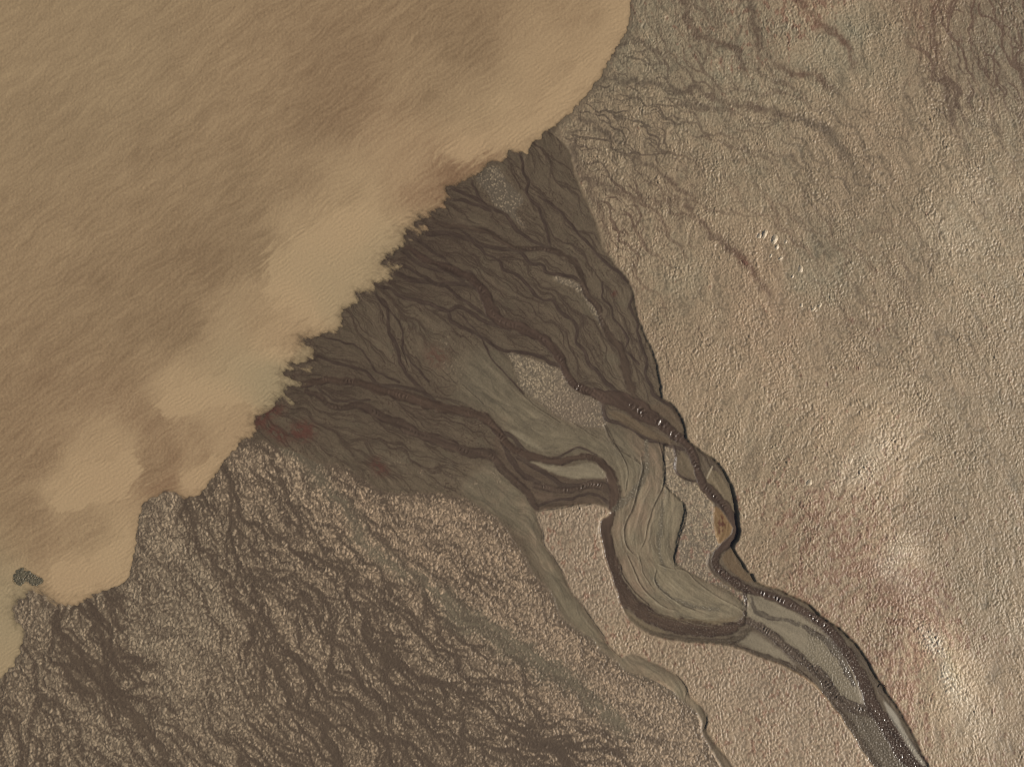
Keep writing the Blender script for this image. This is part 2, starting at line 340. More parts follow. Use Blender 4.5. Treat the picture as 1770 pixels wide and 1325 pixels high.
BRAID = [
    (W([(411, 860), (411, 882), (414, 936), (424, 967), (438, 1021), (452, 1055), (475, 1092), (503, 1126), (530, 1164), (550, 1201), (577, 1231), (600, 1250), (640, 1300), (660, 1340)], [9, 11, 12, 11, 10, 10]), 1),
    (W([(316, 870), (319, 912), (357, 960), (390, 1001), (418, 1052), (435, 1096), (424, 1133), (435, 1180), (441, 1215), (475, 1245), (503, 1279), (530, 1303), (560, 1340)], [13, 11, 9, 9, 10, 11, 10]), 1),
    (W([(149, 1036), (166, 1065), (177, 1096), (200, 1123), (235, 1140), (280, 1150)], [14, 16, 14, 8]), 1),
    (W([(95, 1060), (102, 1100), (129, 1143), (163, 1167), (190, 1191), (217, 1221), (244, 1252), (272, 1289), (300, 1330)], [14, 22, 26, 26, 22, 14]), 1),
    (W([(170, 1079), (190, 1147), (210, 1180), (234, 1198), (282, 1211), (306, 1235)], [8, 8, 7]), 1),
    (W([(430, 760), (475, 800), (495, 850), (520, 900), (557, 943), (591, 967), (620, 990)], [14, 12, 10, 10, 9]), 1),
    (W([(500, 770), (528, 790), (551, 830), (588, 864), (613, 898), (624, 932), (647, 955), (673, 972), (698, 989), (726, 995), (749, 1017), (772, 1040), (806, 1062), (840, 1074)], [24, 20, 16, 14, 13, 16, 16, 10, 12, 18, 22, 24]), 2),
    (W([(770, 1030), (785, 1060), (842, 1087), (890, 1121), (937, 1151), (988, 1178), (1022, 1205), (1059, 1239), (1080, 1260)], [20, 32, 36, 34, 30, 26, 24, 18]), 2),
    (W([(480, 880), (500, 910), (537, 932), (571, 952), (596, 978), (622, 997), (647, 1009), (661, 1037), (681, 1060), (690, 1094), (720, 1140)], [10, 9, 9, 9, 9, 8]), 1),
    (W([(470, 930), (528, 966), (571, 1000), (596, 1026), (610, 1060), (641, 1085), (680, 1120), (720, 1180), (760, 1200)], [8, 8, 8, 8, 10]), 1),
    (W([(450, 990), (500, 1006), (542, 1037), (571, 1063), (576, 1105), (600, 1150), (640, 1200), (700, 1240)], [8, 8, 9, 10]), 1),
    (W([(690, 1040), (730, 1080), (768, 1124), (788, 1158), (812, 1178), (849, 1182), (876, 1192), (900, 1219), (924, 1250), (988, 1256), (1039, 1267), (1083, 1277)], [8, 8, 9, 8, 8, 9, 8]), 1),
    (W([(690, 1150), (734, 1178), (761, 1206), (798, 1219), (846, 1209), (870, 1229), (880, 1258)], [7, 7, 8, 7]), 1),
    (W([(690, 1215), (714, 1236), (737, 1253), (768, 1270), (775, 1305)], [7, 7, 7]), 1),
    (W([(800, 1215), (815, 1229), (842, 1256), (883, 1277), (920, 1283), (971, 1300), (1010, 1330)], [7, 7, 8, 9]), 1),
    (W([(560, 870), (600, 930), (640, 990)], [6, 6, 5]), 1),
    (W([(360, 840), (380, 900), (430, 960)], [12, 8, 6]), 1),
    (W([(0, 1190), (20, 1230), (35, 1280), (30, 1330)], [8, 7, 6]), 1),
    (W([(620, 1130), (680, 1190), (700, 1260), (740, 1330)], [12, 12, 10]), 1),
    (W([(1000, 1290), (1040, 1282), (1080, 1290)], [5, 5, 4]), 1),
]
braid = [(stroke(p, wob=2.2, R=26), k) for p, k in BRAID]
SEEP = [
    W([(1040, 132), (1070, 138), (1110, 142), (1170, 156), (1200, 153), (1228, 166), (1262, 177), (1306, 187), (1357, 200), (1401, 214), (1431, 231), (1459, 270), (1490, 305), (1499, 350), (1530, 380), (1547, 418)], [7, 9, 10, 11, 12, 11, 10, 15, 16, 18, 20, 18, 22, 18]),
    W([(1176, -60), (1184, 7), (1200, 54), (1225, 70), (1251, 75), (1275, 88), (1282, 115), (1300, 150)], [14, 12, 8, 8, 6, 5]),
    W([(1285, -60), (1296, 0), (1306, 34), (1312, 61), (1319, 85), (1350, 115), (1377, 129), (1408, 132), (1431, 153), (1470, 180)], [8, 8, 7, 7, 7, 6, 5]),
    W([(1312, 61), (1309, 102), (1308, 128)], [6, 5, 4]),
    W([(1340, -50), (1377, 0), (1408, 31), (1431, 51), (1459, 75), (1472, 102), (1475, 140)], [8, 8, 8, 7, 5, 3]),
    W([(985, 250), (1020, 300), (1060, 332), (1120, 345), (1170, 345), (1194, 360), (1228, 408), (1265, 431), (1289, 455), (1316, 496), (1340, 530), (1353, 552)], [7, 7, 6, 5, 6, 7, 6, 8, 6, 5, 3]),
    W([(1000, 200), (1050, 230), (1080, 260), (1130, 290), (1180, 330), (1230, 350)], [6, 6, 5, 4, 3]),
    W([(1170, 180), (1228, 185), (1260, 190), (1262, 215)], [4, 5, 4]),
    W([(1050, 100), (1085, 70), (1130, 85), (1150, 110)], [4, 4, 3]),
    W([(990, 260), (1010, 310), (1040, 370), (1050, 420)], [8, 7, 6]),
    W([(1620, -40), (1612, 40), (1625, 110), (1640, 180), (1660, 260)], [5, 6, 6, 5]),
]
seep = [Stroke(p, wob=2.0, R=24, wscale=(.85 if i_ == 0 else 1.3)) for i_, p in enumerate(SEEP)]
CRACK = [  # little scarps and runnels on the bars: their eastern side stands higher
    W([(1139, 766), (1144, 780), (1148, 800), (1149, 818), (1147, 838)], [1.5, 2.4, 2.6, 2.4, 2]),
    W([(1146, 838), (1140, 855), (1133, 868), (1127, 885), (1120, 905), (1116, 930), (1110, 945)], [2, 2.4, 2.2, 1.8, 1.5, 1.2]),
    W([(1146, 838), (1155, 846), (1157, 856)], [2, 1.6, 1.2]),
    W([(1185, 876), (1185, 893), (1180, 910), (1174, 928), (1168, 950), (1165, 965), (1165, 978)], [1.5, 2.8, 3, 2.8, 2.2, 1.6, 1]),
    W([(1110, 790), (1112, 812), (1106, 835), (1100, 855), (1093, 880), (1083, 900), (1079, 920), (1082, 940), (1093, 955)], [5, 5, 4, 3.5, 3, 2.6, 2.2, 1.8]),
    W([(692, 598), (698, 612), (706, 635)], [1.4, 1.8, 1]),
    W([(893, 672), (922, 698), (947, 715), (968, 730)], [1.2, 1.6, 1.6, 1]),
    W([(985, 726), (1005, 740), (1033, 757)], [1.5, 1.5, 1.2]),
    W([(765, 640), (785, 660), (800, 665), (820, 685), (835, 698)], [1.2, 1.6, 1.5, 1.2]),
    W([(1140, 975), (1155, 980), (1185, 985), (1200, 1000), (1225, 1020), (1260, 1040), (1282, 1052)], [2, 2, 1.6, 1.6, 1.6, 1.6]),
    W([(1085, 960), (1094, 980), (1105, 1005), (1120, 1025), (1145, 1045), (1165, 1052)], [2, 2, 2, 2, 1.5]),
    W([(1072, 975), (1080, 1000), (1100, 1025), (1120, 1042)], [2, 2.4, 2.4, 2]),
    W([(1135, 985), (1133, 1005), (1150, 1025), (1180, 1045), (1200, 1052)], [1.6, 2, 2, 1.8]),
    W([(1105, 960), (1112, 990), (1125, 1010)], [1.4, 1.4, 1.2]),
    W([(1060, 760), (1078, 790), (1085, 815), (1082, 845)], [1.6, 1.6, 1.5, 1.2]),
    W([(1046, 735), (1060, 765), (1090, 790), (1105, 800)], [5, 7, 6, 3]),
    W([(1000, 874), (1004, 884), (1006, 892)], [1.6, 1.6, 1]),
    W([(925, 883), (960, 878), (990, 874), (1020, 870)], [1.5, 2, 2, 1.4]),
    W([(930, 893), (938, 915), (941, 940), (957, 965), (975, 992)], [1.2, 1.4, 1.4, 1.2]),
    W([(1005, 1043), (1025, 1072), (1040, 1095), (1056, 1121), (1072, 1134)], [1, 1.6, 1.6, 1.4]),
    W([(1168, 1165), (1184, 1183), (1188, 1196)], [1.5, 2, 2]),
    W([(1186, 1196), (1184, 1212), (1190, 1216)], [1.5, 1.5, 1]), W([(1220, 1232), (1219, 1250), (1214, 1260)], [2, 2, 1.2]),
]
crack = [stroke(p, wob=.5, R=16) for p in CRACK]

# ------------------------------------------------------------------ run of the water (flow field)
fu = np.zeros(CGX.shape); fv = np.zeros(CGX.shape)
for P in FLOW:
    d = P[1:, :2] - P[:-1, :2]
    if (P[-1, 0] - P[0, 0]) * -.75 + (P[-1, 1] - P[0, 1]) * -.6 < 0:
        d = -d
    m = .5 * (P[1:, :2] + P[:-1, :2])
    ii = ((m[:, 0] - X0) / CS).astype(int); jj = ((m[:, 1] - Y0) / CS).astype(int)
    k = (ii >= 0) & (jj >= 0) & (ii < CGX.shape[1]) & (jj < CGX.shape[0])
    np.add.at(fu, (jj[k], ii[k]), d[k, 0]); np.add.at(fv, (jj[k], ii[k]), d[k, 1])


def cblur(a, r):
    k = np.exp(-.5 * (np.arange(-3 * r, 3 * r + 1) / r) ** 2); k /= k.sum()
    a = np.apply_along_axis(lambda v: np.convolve(v, k, 'same'), 0, a)
    return np.apply_along_axis(lambda v: np.convolve(v, k, 'same'), 1, a)


fu = cblur(fu, 2) + .9 * cblur(fu, 7) - .015; fv = cblur(fv, 2) + .9 * cblur(fv, 7) - .013
fl = np.hypot(fu, fv) + 1e-9
FU = up(fu / fl, CS); FV = up(fv / fl, CS)
n = np.hypot(FU, FV) + 1e-6; FU /= n; FV /= n


def lic(seed, L=16, h=1.2, r=0.9):
    rs = np.random.RandomState(seed)
    nz = blur(rs.randn(NY, NX).astype(F), r * STEP)
    acc = nz.copy()
    cu = FU + .35 * perlin(X / 19, Y / 19, seed + 70); cv = FV + .35 * perlin(X / 19, Y / 19, seed + 71)
    for sg in (1, -1):
        x = np.broadcast_to(np.arange(NX, dtype=F)[None, :], (NY, NX)).copy()
        y = np.broadcast_to(np.arange(NY, dtype=F)[:, None], (NY, NX)).copy()
        for k in range(L):
            i = np.clip(x, 0, NX - 1).astype(np.int32); j = np.clip(y, 0, NY - 1).astype(np.int32)
            x += sg * h * cu[j, i]; y += sg * h * cv[j, i]
            i = np.clip(x, 0, NX - 1).astype(np.int32); j = np.clip(y, 0, NY - 1).astype(np.int32)
            acc += nz[j, i]
    acc -= acc.mean(); return (acc / acc.std()).astype(F)


L1 = lic(1, 18); L2 = lic(2, 40, 1.2, 1.8); L3 = lic(3, 46, 1.3, 4.2)
keep = FU, FV
FU = ctrl([(1400, 900, .62), (1450, 850, .6), (1480, 780, .5), (1380, 980, .75), (1480, 1080, .55), (1550, 1020, .7), (1610, 1120, .45), (1650, 1200, .2), (1700, 1000, .1), (1700, 700, .3), (1600, 500, .5), (1500, 300, .55), (1300, 150, .6), (1200, 400, -.1), (1200, 650, .2), (1300, 800, .3), (1350, 600, .4), (1700, 200, .3), (1100, 1180, .3), (1300, 1250, .1), (1000, 950, .1), (1650, 60, .05), (1560, 1180, -.5)], 60)
FV = ctrl([(1400, 900, -.78), (1450, 850, -.8), (1480, 780, -.85), (1380, 980, -.65), (1480, 1080, -.8), (1550, 1020, .1), (1610, 1120, .9), (1650, 1200, 1), (1700, 1000, 1), (1700, 700, .95), (1600, 500, .85), (1500, 300, .8), (1300, 150, .8), (1200, 400, 1), (1200, 650, -.95), (1300, 800, -.95), (1350, 600, .9), (1700, 200, .95), (1100, 1180, .95), (1300, 1250, 1), (1000, 950, 1), (1650, 60, 1), (1560, 1180, .85)], 60)
n = np.hypot(FU, FV) + 1e-6; FU /= n; FV /= n
L4 = lic(4, 14, 1.2, 2.2)
KE = keep
EFLOW = ctrl([(1040, 130, .1), (1300, 190, .25), (1450, 260, .9), (1530, 400, 1.2), (1000, 220, .35), (1050, 300, .6), (1200, 360, .7), (1320, 480, .95), (1190, 20, 1.4), (1300, 40, 1.4), (1400, 40, .8), (1620, 60, 1.4), (1720, 120, 1.2), (1040, 420, 1.2)], 40)
FU, FV = np.cos(EFLOW), np.sin(EFLOW)


FE = FU, FV
FU, FV = KE


def threads(seed, n, inside, length, wander, wmax, spread=24.):
    """fine runnels: walkers that drift down the flow and part and meet"""
    rs = np.random.RandomState(seed)
    jj, ii = np.nonzero(inside[::8, ::8]); q = rs.randint(0, len(jj), n)
    x = gx[np.minimum(ii[q] * 8, NX - 1)] + rs.rand(n) * 10; y = gy[np.minimum(jj[q] * 8, NY - 1)] + rs.rand(n) * 10
    life = rs.randint(length // 3, length, n); wd = wmax * (.3 + .7 * rs.rand(n) ** 2); ph = rs.rand(n) * 99
    out = np.zeros((NY, NX), F)
    for s in range(length):
        i = ((x - X0) / STEP).astype(int); j = ((y - Y0) / STEP).astype(int)
        ok = (i > 3) & (j > 3) & (i < NX - 4) & (j < NY - 4) & (s < life)
        ic = np.clip(i, 0, NX - 1); jc = np.clip(j, 0, NY - 1)
        ok &= inside[jc, ic]
        a = wander * perlin(x / spread, y / spread, seed + 5) + .5 * wander * perlin(x / 9 + 0 * ph, y / 9, seed + 6)
        u = FU[jc, ic]; v = FV[jc, ic]
        ca, sa = np.cos(a), np.sin(a)
        w = wd * np.minimum(1, np.minimum(s, life - s) / 14.)
        for dx in (-1, 0, 1):
            for dy in (-1, 0, 1):
                val = np.clip(w - .75 * (abs(dx) + abs(dy)), 0, 1) * ok
                np.maximum.at(out, (np.clip(jc + dy, 0, NY - 1), np.clip(ic + dx, 0, NX - 1)), val.astype(F))
        x = x + 1.1 * (u * ca - v * sa); y = y + 1.1 * (u * sa + v * ca)
    return blur(out, 1.3 * .6) if False else out


land = sdn > -14
fan_in = (LOW > .5) & land
TH = np.maximum(threads(11, 2600, fan_in & (GREY < .5) & (GREY2 < .5), 130, 1.0, 1.35), .8 * threads(15, 1400, fan_in & (GREY < .5) & (GREY2 < .5), 60, 1.5, 1.2, 12.))
TH = .85 * TH + .3 * blur(TH, 2.2)
TG = threads(12, 900, fan_in & ((GREY > .4) | (GREY2 > .4)), 110, .7, 1.1)
TG = .4 * TG + .6 * blur(TG, 1.3)
west_in = (LOW < .5) & (west_id > .5) & land
TW = blur(np.maximum(threads(13, 1500, west_in, 260, 1.25, 2.6, 34.), threads(14, 900, west_in, 90, 1.5, 1.9, 20.)), 1.1)

# ------------------------------------------------------------------ colours (as seen under this daylight) -> albedo
GAIN = 1.0


def lin(c):
    c = np.array(c, float) / 255
    return np.where(c <= .04045, c / 12.92, ((c + .055) / 1.055) ** 2.4).astype(F)


def mix(a, b, m):
    if m.ndim == 2: m = m[..., None]
    return a + (b - a) * m


def put(arr, w, c, m):
    arr[w] = arr[w] + (lin(c) - arr[w]) * m[..., None]


n_big = fbm(X / 120, Y / 120, 81, 4); n_mid = fbm(X / 34, Y / 34, 85, 4); n_fine = fbm(X / 9, Y / 9, 89, 3)

# --- eastern flat
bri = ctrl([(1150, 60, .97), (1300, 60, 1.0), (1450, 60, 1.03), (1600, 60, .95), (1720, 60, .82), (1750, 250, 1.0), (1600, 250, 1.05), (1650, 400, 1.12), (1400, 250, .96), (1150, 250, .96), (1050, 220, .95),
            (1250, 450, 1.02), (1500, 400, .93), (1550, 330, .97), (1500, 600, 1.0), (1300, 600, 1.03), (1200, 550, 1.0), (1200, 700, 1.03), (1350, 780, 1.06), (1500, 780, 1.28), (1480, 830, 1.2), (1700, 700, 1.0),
            (1740, 900, .98), (1600, 900, .94), (1545, 960, 1.3), (1640, 1000, .95), (1615, 1110, 1.5), (1640, 1180, 1.4), (1700, 1100, .95), (1760, 1080, 1.15), (1680, 1250, 1.2), (1740, 1280, 1.02), (1500, 1080, 1.0), (1400, 950, 1.0)], 28)  # wet sheen and glare on the flat, painted as a colour gain
red = ctrl([(1310, 490, .75), (1350, 545, .75), (1250, 470, .4), (1420, 930, .45), (1390, 1000, .5), (1480, 1070, .6), (1560, 1060, .5), (1530, 1000, .5), (1600, 30, .45), (1610, 70, .4), (1700, 60, -.3), (1660, 100, -.2), (1740, 160, -.2), (1540, 80, -.1), (1400, 25, .4), (1450, 600, .25), (1200, 620, .35), (1500, 250, .3),
            (1450, 60, -.6), (1150, 60, -.4), (1250, 100, -.4), (1370, 40, -.4), (1700, 400, -.1), (1400, 480, -.4), (1200, 480, -.2), (1700, 800, 0), (1720, 1000, 0), (1650, 1200, .2), (1300, 800, .1), (1300, 300, -.1), (1100, 250, 0), (1550, 600, .1), (1720, 1200, .25)], 30)
red = red + .35 * n_mid + .5 * perlin(X / 13, Y / 13, 92) * .4
east = np.empty((NY, NX, 3), F); east[:] = lin((145, 126, 99))
east = mix(east, lin((148, 122, 95)), np.clip(red * .75, 0, 1))
east = mix(east, lin((134, 125, 101)), np.clip(-red, 0, 1))
midpink = ctrl([(1000, 950, .9), (1020, 1010, .8), (1100, 1130, .3), (1300, 1180, .7), (1400, 1280, .6), (1250, 1250, .5), (1100, 1200, .3)], 30)
east = mix(east, lin((141, 122, 99)), mid_id * np.clip(midpink + .4 * n_mid, 0, 1))
rm = ctrl([(1420, 930, .75), (1400, 990, .7), (1370, 960, .5), (1450, 1060, .6), (1500, 1060, .45), (1525, 1000, .95), (1545, 1030, .95), (1560, 1070, .85), (1560, 1105, .75), (1530, 1190, .8), (1545, 1215, .8), (1608, 30, .6), (1602, 70, .5), (1560, 60, -.2), (1640, 60, -.1), (1700, 60, -.2), (1650, 160, 0), (1450, 100, 0), (1500, 300, .1),
           (1320, 400, 0), (1500, 800, .45), (1480, 720, .25), (1600, 950, .35), (1640, 820, .2), (1700, 700, .15), (1700, 1000, .2), (1280, 1150, .35), (1360, 1200, .5), (1440, 1290, .4), (1220, 700, .1), (1650, 1200, .25), (1300, 950, .3), (1200, 600, .2), (1390, 25, .6)], 22)
rmm = sst(.05, .40, rm - .52 + .95 * fbm(X / 9, Y / 14, 95, 4) + .10 * L4) * .88
east = mix(east, lin((124, 95, 74)), rmm * np.maximum(1 - west_id, 0))
ye = area([(1625, 1105), (1640, 1120), (1652, 1160), (1645, 1180), (1632, 1150)], 7, 6, 4)
east = mix(east, lin((128, 111, 72)), ye * .65)

# hummocks, east: puffed bumps parted by creases
wxh = X + 4.0 * perlin(X / 17, Y / 17, 101); wyh = Y + 4.0 * perlin(X / 17, Y / 17, 102)
sc_e = 1.0
c0, r0 = cells(wxh / 4.5, wyh / 5.9, 114, 1.0)
HE = .60 * np.clip(1 - (c0 / .68) ** 2, 0, 1) * (.45 + .55 * r0) + .34 * np.abs(perlin(wxh / 4.0, wyh / 5.6, 111)) + .12 * perlin(X / 3.0 + 3, Y / 3.8, 112) + .16 * perlin(X / 15, Y / 22, 113)
c9, r9 = cells(wxh / 3.5 + 4, wyh / 4.5, 117, 1.0)
HF = .62 * np.clip(1 - (c9 / .68) ** 2, 0, 1) * (.4 + .6 * r9) + .36 * np.abs(perlin(wxh / 3.6, wyh / 6.0, 118)) + .03 * L4
gsel = sst(-.22, .22, fbm(X / 75, Y / 95, 119, 3) + .06 * L4)
HE = HE + (HF - HE) * gsel
HE = HE * np.clip(.85 + .9 * fbm(X / 55, Y / 80, 120, 4) + .08 * L4, .3, 1.4) + .028 * L4
c1, r1 = cells(wxh / 4.8, wyh / 5.9, 115, 1.0)
HB = np.clip(1 - (c1 / .62) ** 2, 0, 1) * (.55 + .45 * r1)          # rounder bumps of the western and middle flats
hb_mid = mid_id
eh = (1 - hb_mid) * HE * 1.5 + hb_mid * np.clip(.85 + .8 * fbm(X / 45, Y / 60, 124, 3), .35, 1.3) * (HB * .85 + .20 * perlin(X / 2.8, Y / 3.8, 116) + .1)
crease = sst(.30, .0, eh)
pale = np.zeros((NY, NX), F)  # glare patches, painted into the colour as soft whitish blobs
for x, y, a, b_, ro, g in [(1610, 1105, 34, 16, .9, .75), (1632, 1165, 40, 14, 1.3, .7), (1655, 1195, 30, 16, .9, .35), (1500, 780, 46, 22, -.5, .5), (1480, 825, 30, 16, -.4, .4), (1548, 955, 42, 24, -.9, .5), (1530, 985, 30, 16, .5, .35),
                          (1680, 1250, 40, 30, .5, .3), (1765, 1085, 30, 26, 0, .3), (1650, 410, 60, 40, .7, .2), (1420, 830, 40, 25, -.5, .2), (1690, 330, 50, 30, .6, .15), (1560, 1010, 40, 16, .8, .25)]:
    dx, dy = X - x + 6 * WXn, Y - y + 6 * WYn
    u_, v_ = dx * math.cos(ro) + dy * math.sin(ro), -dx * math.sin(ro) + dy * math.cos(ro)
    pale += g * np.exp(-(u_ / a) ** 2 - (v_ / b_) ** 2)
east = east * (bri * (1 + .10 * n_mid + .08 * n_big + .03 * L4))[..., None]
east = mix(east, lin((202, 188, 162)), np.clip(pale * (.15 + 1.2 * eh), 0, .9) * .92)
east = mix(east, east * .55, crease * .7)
# seeps
sp = np.zeros((NY, NX), F)
for s_ in seep:
    tot = float(s_.S.max()) + 1
    m = sst(8, -5, s_.E + 5 * n_fine[s_.w] + 3.5 * perlin(X[s_.w] / 13, Y[s_.w] / 13, 121) + 4 * perlin(X[s_.w] / 6, Y[s_.w] / 8, 122)) * (sst(1.0, .5, s_.S / tot) if s_ is seep[0] else sst(1.0, .82, s_.S / tot)) * (.92 + .35 * perlin(X[s_.w] / 30, Y[s_.w] / 30, 123))
    sp[s_.w] = np.maximum(sp[s_.w], m)
web = ctrl([(1040, 120, .7), (1010, 190, .9), (1000, 240, 1), (1040, 260, .9), (1080, 220, .85), (1030, 330, .8), (1060, 400, .6), (1120, 180, .55), (1150, 300, .45), (1100, 350, .5), (1200, 200, .4), (1250, 300, .15), (1300, 150, .2),
            (1100, 100, .45), (1100, 50, .2), (1180, 350, .3), (1090, 470, .35), (1150, 480, .1), (1250, 450, 0), (1400, 100, .1), (1350, 250, .2), (1450, 300, .25), (1550, 450, .15), (1700, 60, .65), (1660, 120, .6), (1750, 130, .6), (1740, 20, .7),
            (1500, 100, 0), (1600, 300, .1), (1700, 500, 0), (1300, 700, 0), (1500, 800, 0), (1600, 1100, 0), (1200, 550, .1), (1740, 250, .2)], 25)
FU, FV = FE
TE_ = np.maximum(threads(21, 700, (web > .12) & (LOW < .5) & land & (west_id < .5), 190, 1.35, 2.7, 26.), threads(22, 900, (web > .3) & (LOW < .5) & land & (west_id < .5), 60, 1.7, 2.0, 13.))
TE_ = .75 * TE_ + .5 * blur(TE_, 2.2)
FU, FV = KE
rid = 1 - np.abs(fbm(wxh / 24, wyh / 24, 131, 3)) * 4.5
rid2 = 1 - np.abs(fbm(wxh / 11 + 9, wyh / 14, 134, 2)) * 3.6
wb = np.clip(sst(.25, .95, rid) * 1.0 + .9 * sst(.3, .95, rid2), 0, 1) * np.clip(web * 1.35, 0, 1.1)
sp = np.clip(np.maximum(np.maximum(sp * .95, .42 * wb), TE_ * np.clip(.25 + 1.1 * web, 0, 1)), 0, 1)
sp = np.maximum(sp, .7 * sst(13, 1, sdn + 6 * n_fine + 4 * perlin(X / 5, Y / 5, 125)))
redseep = ctrl([(1400, 20, 1), (1440, 55, .8), (1300, 50, .3), (1100, 150, 0), (1200, 60, .4), (1450, 250, 0), (1250, 420, .5), (1290, 460, 1), (1320, 500, .6)], 25)
east = mix(east, mix(np.broadcast_to(lin((84, 72, 58)), east.shape), lin((100, 74, 57)), np.clip(redseep, 0, 1)), (sp * (1 - mid_id) * (1 - .25 * eh)) * .95)
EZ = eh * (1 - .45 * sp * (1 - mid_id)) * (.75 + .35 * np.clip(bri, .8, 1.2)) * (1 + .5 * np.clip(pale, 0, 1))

# --- western flat: bumps standing out of a wet film
thr = ctrl([(280, 880, .15), (270, 950, .12), (320, 1000, .22), (300, 1090, .1), (330, 1130, .12), (260, 1040, .2), (180, 1050, .5), (120, 1100, .6), (60, 1060, .2), (60, 1130, .35), (160, 1170, .75), (60, 1230, .35), (130, 1250, .25),
            (40, 1300, .35), (220, 1300, .3), (330, 1200, .2), (400, 1230, .25), (400, 1100, .35), (360, 930, .45), (430, 830, .3), (460, 860, .3), (420, 780, .15), (350, 870, .8), (380, 850, .6), (480, 930, .5), (470, 1020, .35), (520, 1060, .4),
            (560, 1100, .5), (540, 850, .25), (570, 900, .3), (560, 960, .45), (620, 1040, .4), (640, 1100, .5), (500, 1200, .6), (480, 1290, .6), (600, 1260, .75), (560, 1330, .7), (700, 1280, .7), (700, 1180, .65), (780, 1250, .65), (640, 1180, .6), (850, 1300, .75),
            (900, 1260, .6), (960, 1300, .75), (1050, 1320, .5), (740, 1080, .5), (640, 890, .35), (700, 870, .15), (720, 920, .15), (800, 900, .1), (780, 960, .25), (860, 960, .15), (880, 1000, .15), (900, 1050, .12), (820, 1010, .35),
            (960, 1100, .08), (1000, 1150, .1), (1080, 1200, .1), (1150, 1230, .08), (1200, 1290, .08), (1100, 1290, .2), (950, 1200, .35), (880, 1160, .45), (900, 1210, .4), (1020, 1240, .3), (700, 1020, .35), (660, 940, .35)], 24)
wetn = .05 + .60 * thr + .08 * n_mid + .08 * fbm(X / 15, Y / 15, 141, 3) + .66 * TW * np.clip(.12 + thr * 1.9, .2, 1) + .03 * L3 * np.clip(thr * 2.2, .25, 1) + .55 * sst(.02, .45, blur(LOW, 14))
lines = np.zeros((NY, NX), F); greyl = np.zeros((NY, NX), F)
for s_, k in braid:
    m = (.92 if k == 1 else .74) * sst(5, -5, s_.E + 1.5 + 6 * n_fine[s_.w] + 5 * perlin(X[s_.w] / 14, Y[s_.w] / 14, 145) - 1.5 * L3[s_.w])
    lines[s_.w] = np.maximum(lines[s_.w], m)
    if k == 2: greyl[s_.w] = np.maximum(greyl[s_.w], sst(18, -6, s_.E + 8 * n_fine[s_.w]))
wetn = np.maximum(wetn, lines * 1.05)
c2, r2 = cells(wxh / 5.2, wyh / 6.0, 151, 1.0); c3, r3 = cells(wxh / 3.6 + 5, wyh / 4.0, 152, 1.0)
HW = np.maximum(.92 * np.clip(1 - (c2 / .66) ** 2, 0, 1) * (.25 + .75 * r2), .85 * np.clip(1 - (c3 / .66) ** 2, 0, 1) * (.3 + .7 * r3))
tip = sst(-.42, .60, HW - np.clip(wetn, -.2, 1.05) * .92)
pink = ctrl([(700, 870, .8), (780, 880, .9), (860, 960, .9), (430, 800, .3), (300, 1000, 0), (100, 1200, .2), (560, 1100, .4), (760, 1180, .4), (1000, 1150, .8), (1150, 1250, .5), (960, 1090, .8), (600, 1280, .4)], 40)
pal = ctrl([(300, 1000, .25), (280, 1100, .25), (430, 800, .9), (560, 900, .8), (250, 930, .55), (100, 1200, .3), (200, 1300, .2), (500, 1100, .55), (700, 900, .75), (850, 960, .65), (960, 1100, .7), (1120, 1200, .85), (1150, 1280, .8), (600, 1250, .6), (800, 1280, .65), (350, 1200, .3), (450, 1000, .6)], 40)
west = np.empty((NY, NX, 3), F); west[:] = lin((93, 79, 63))
west = mix(west, lin((106, 95, 76)), np.clip(greyl + .5 * GREY2, 0, 1))
west = west * (1 + .08 * n_fine + .06 * n_mid + .05 * L3)[..., None]
tipc = mix(np.broadcast_to(lin((142, 126, 102)), west.shape), lin((158, 137, 110)), np.clip(pal + .3 * n_mid, 0, 1))
tipc = mix(tipc, tipc * np.array([1.03, .96, .93], F), np.clip(pink, 0, 1))
tipc = tipc * (.62 + .62 * np.where(HW > .4, r2, r3))[..., None]
west = mix(west, tipc, tip * .82)
west = mix(west, lin((76, 63, 51)), np.clip(.55 * TW * np.clip(.3 + thr * 1.6, 0, 1) + .25 * lines * (1 - greyl), 0, .7))
WZ = HW * (.25 + .75 * tip)

# --- delta: wet dark mud combed by the water
dk = ctrl([(960, 260, .35), (900, 300, .4), (1000, 350, .35), (800, 350, .6), (760, 400, .85), (860, 410, .6), (950, 450, .3), (1000, 560, .35), (1100, 620, .2), (1060, 480, .2), (1120, 670, .2), (700, 450, .9), (760, 470, .75), (800, 520, .6), (850, 470, .45), (880, 560, .6),
           (620, 540, .4), (640, 600, .35), (570, 600, .6), (520, 650, .8), (600, 650, .8), (560, 720, .45), (650, 720, .6), (720, 700, .7), (800, 740, .45), (720, 580, .25), (780, 620, .1), (700, 800, .15), (600, 770, .35), (500, 740, .5), (450, 750, .5), (850, 830, .1),
           (1150, 720, .4), (1230, 830, .2), (1250, 900, .1), (1270, 980, .1), (880, 800, .6), (960, 850, .5)], 26)
dk = np.clip(dk + .28 * n_mid, 0, 1)
fan = mix(np.broadcast_to(lin((99, 86, 68)), east.shape), lin((80, 67, 54)), dk)
fan = fan * (1 + .055 * L1 + .025 * L2 + .07 * n_fine + .05 * n_mid + .10 * perlin(X / 2.6, Y / 2.6, 173))[..., None]
gs = np.clip(.9 * sst(.15, .5, fbm(X / 45, Y / 45, 161, 3)), 0, 1)
fan = mix(fan, lin((98, 89, 71)), gs * .5 * (1 - dk))
grey = np.empty_like(fan); grey[:] = lin((117, 106, 86))
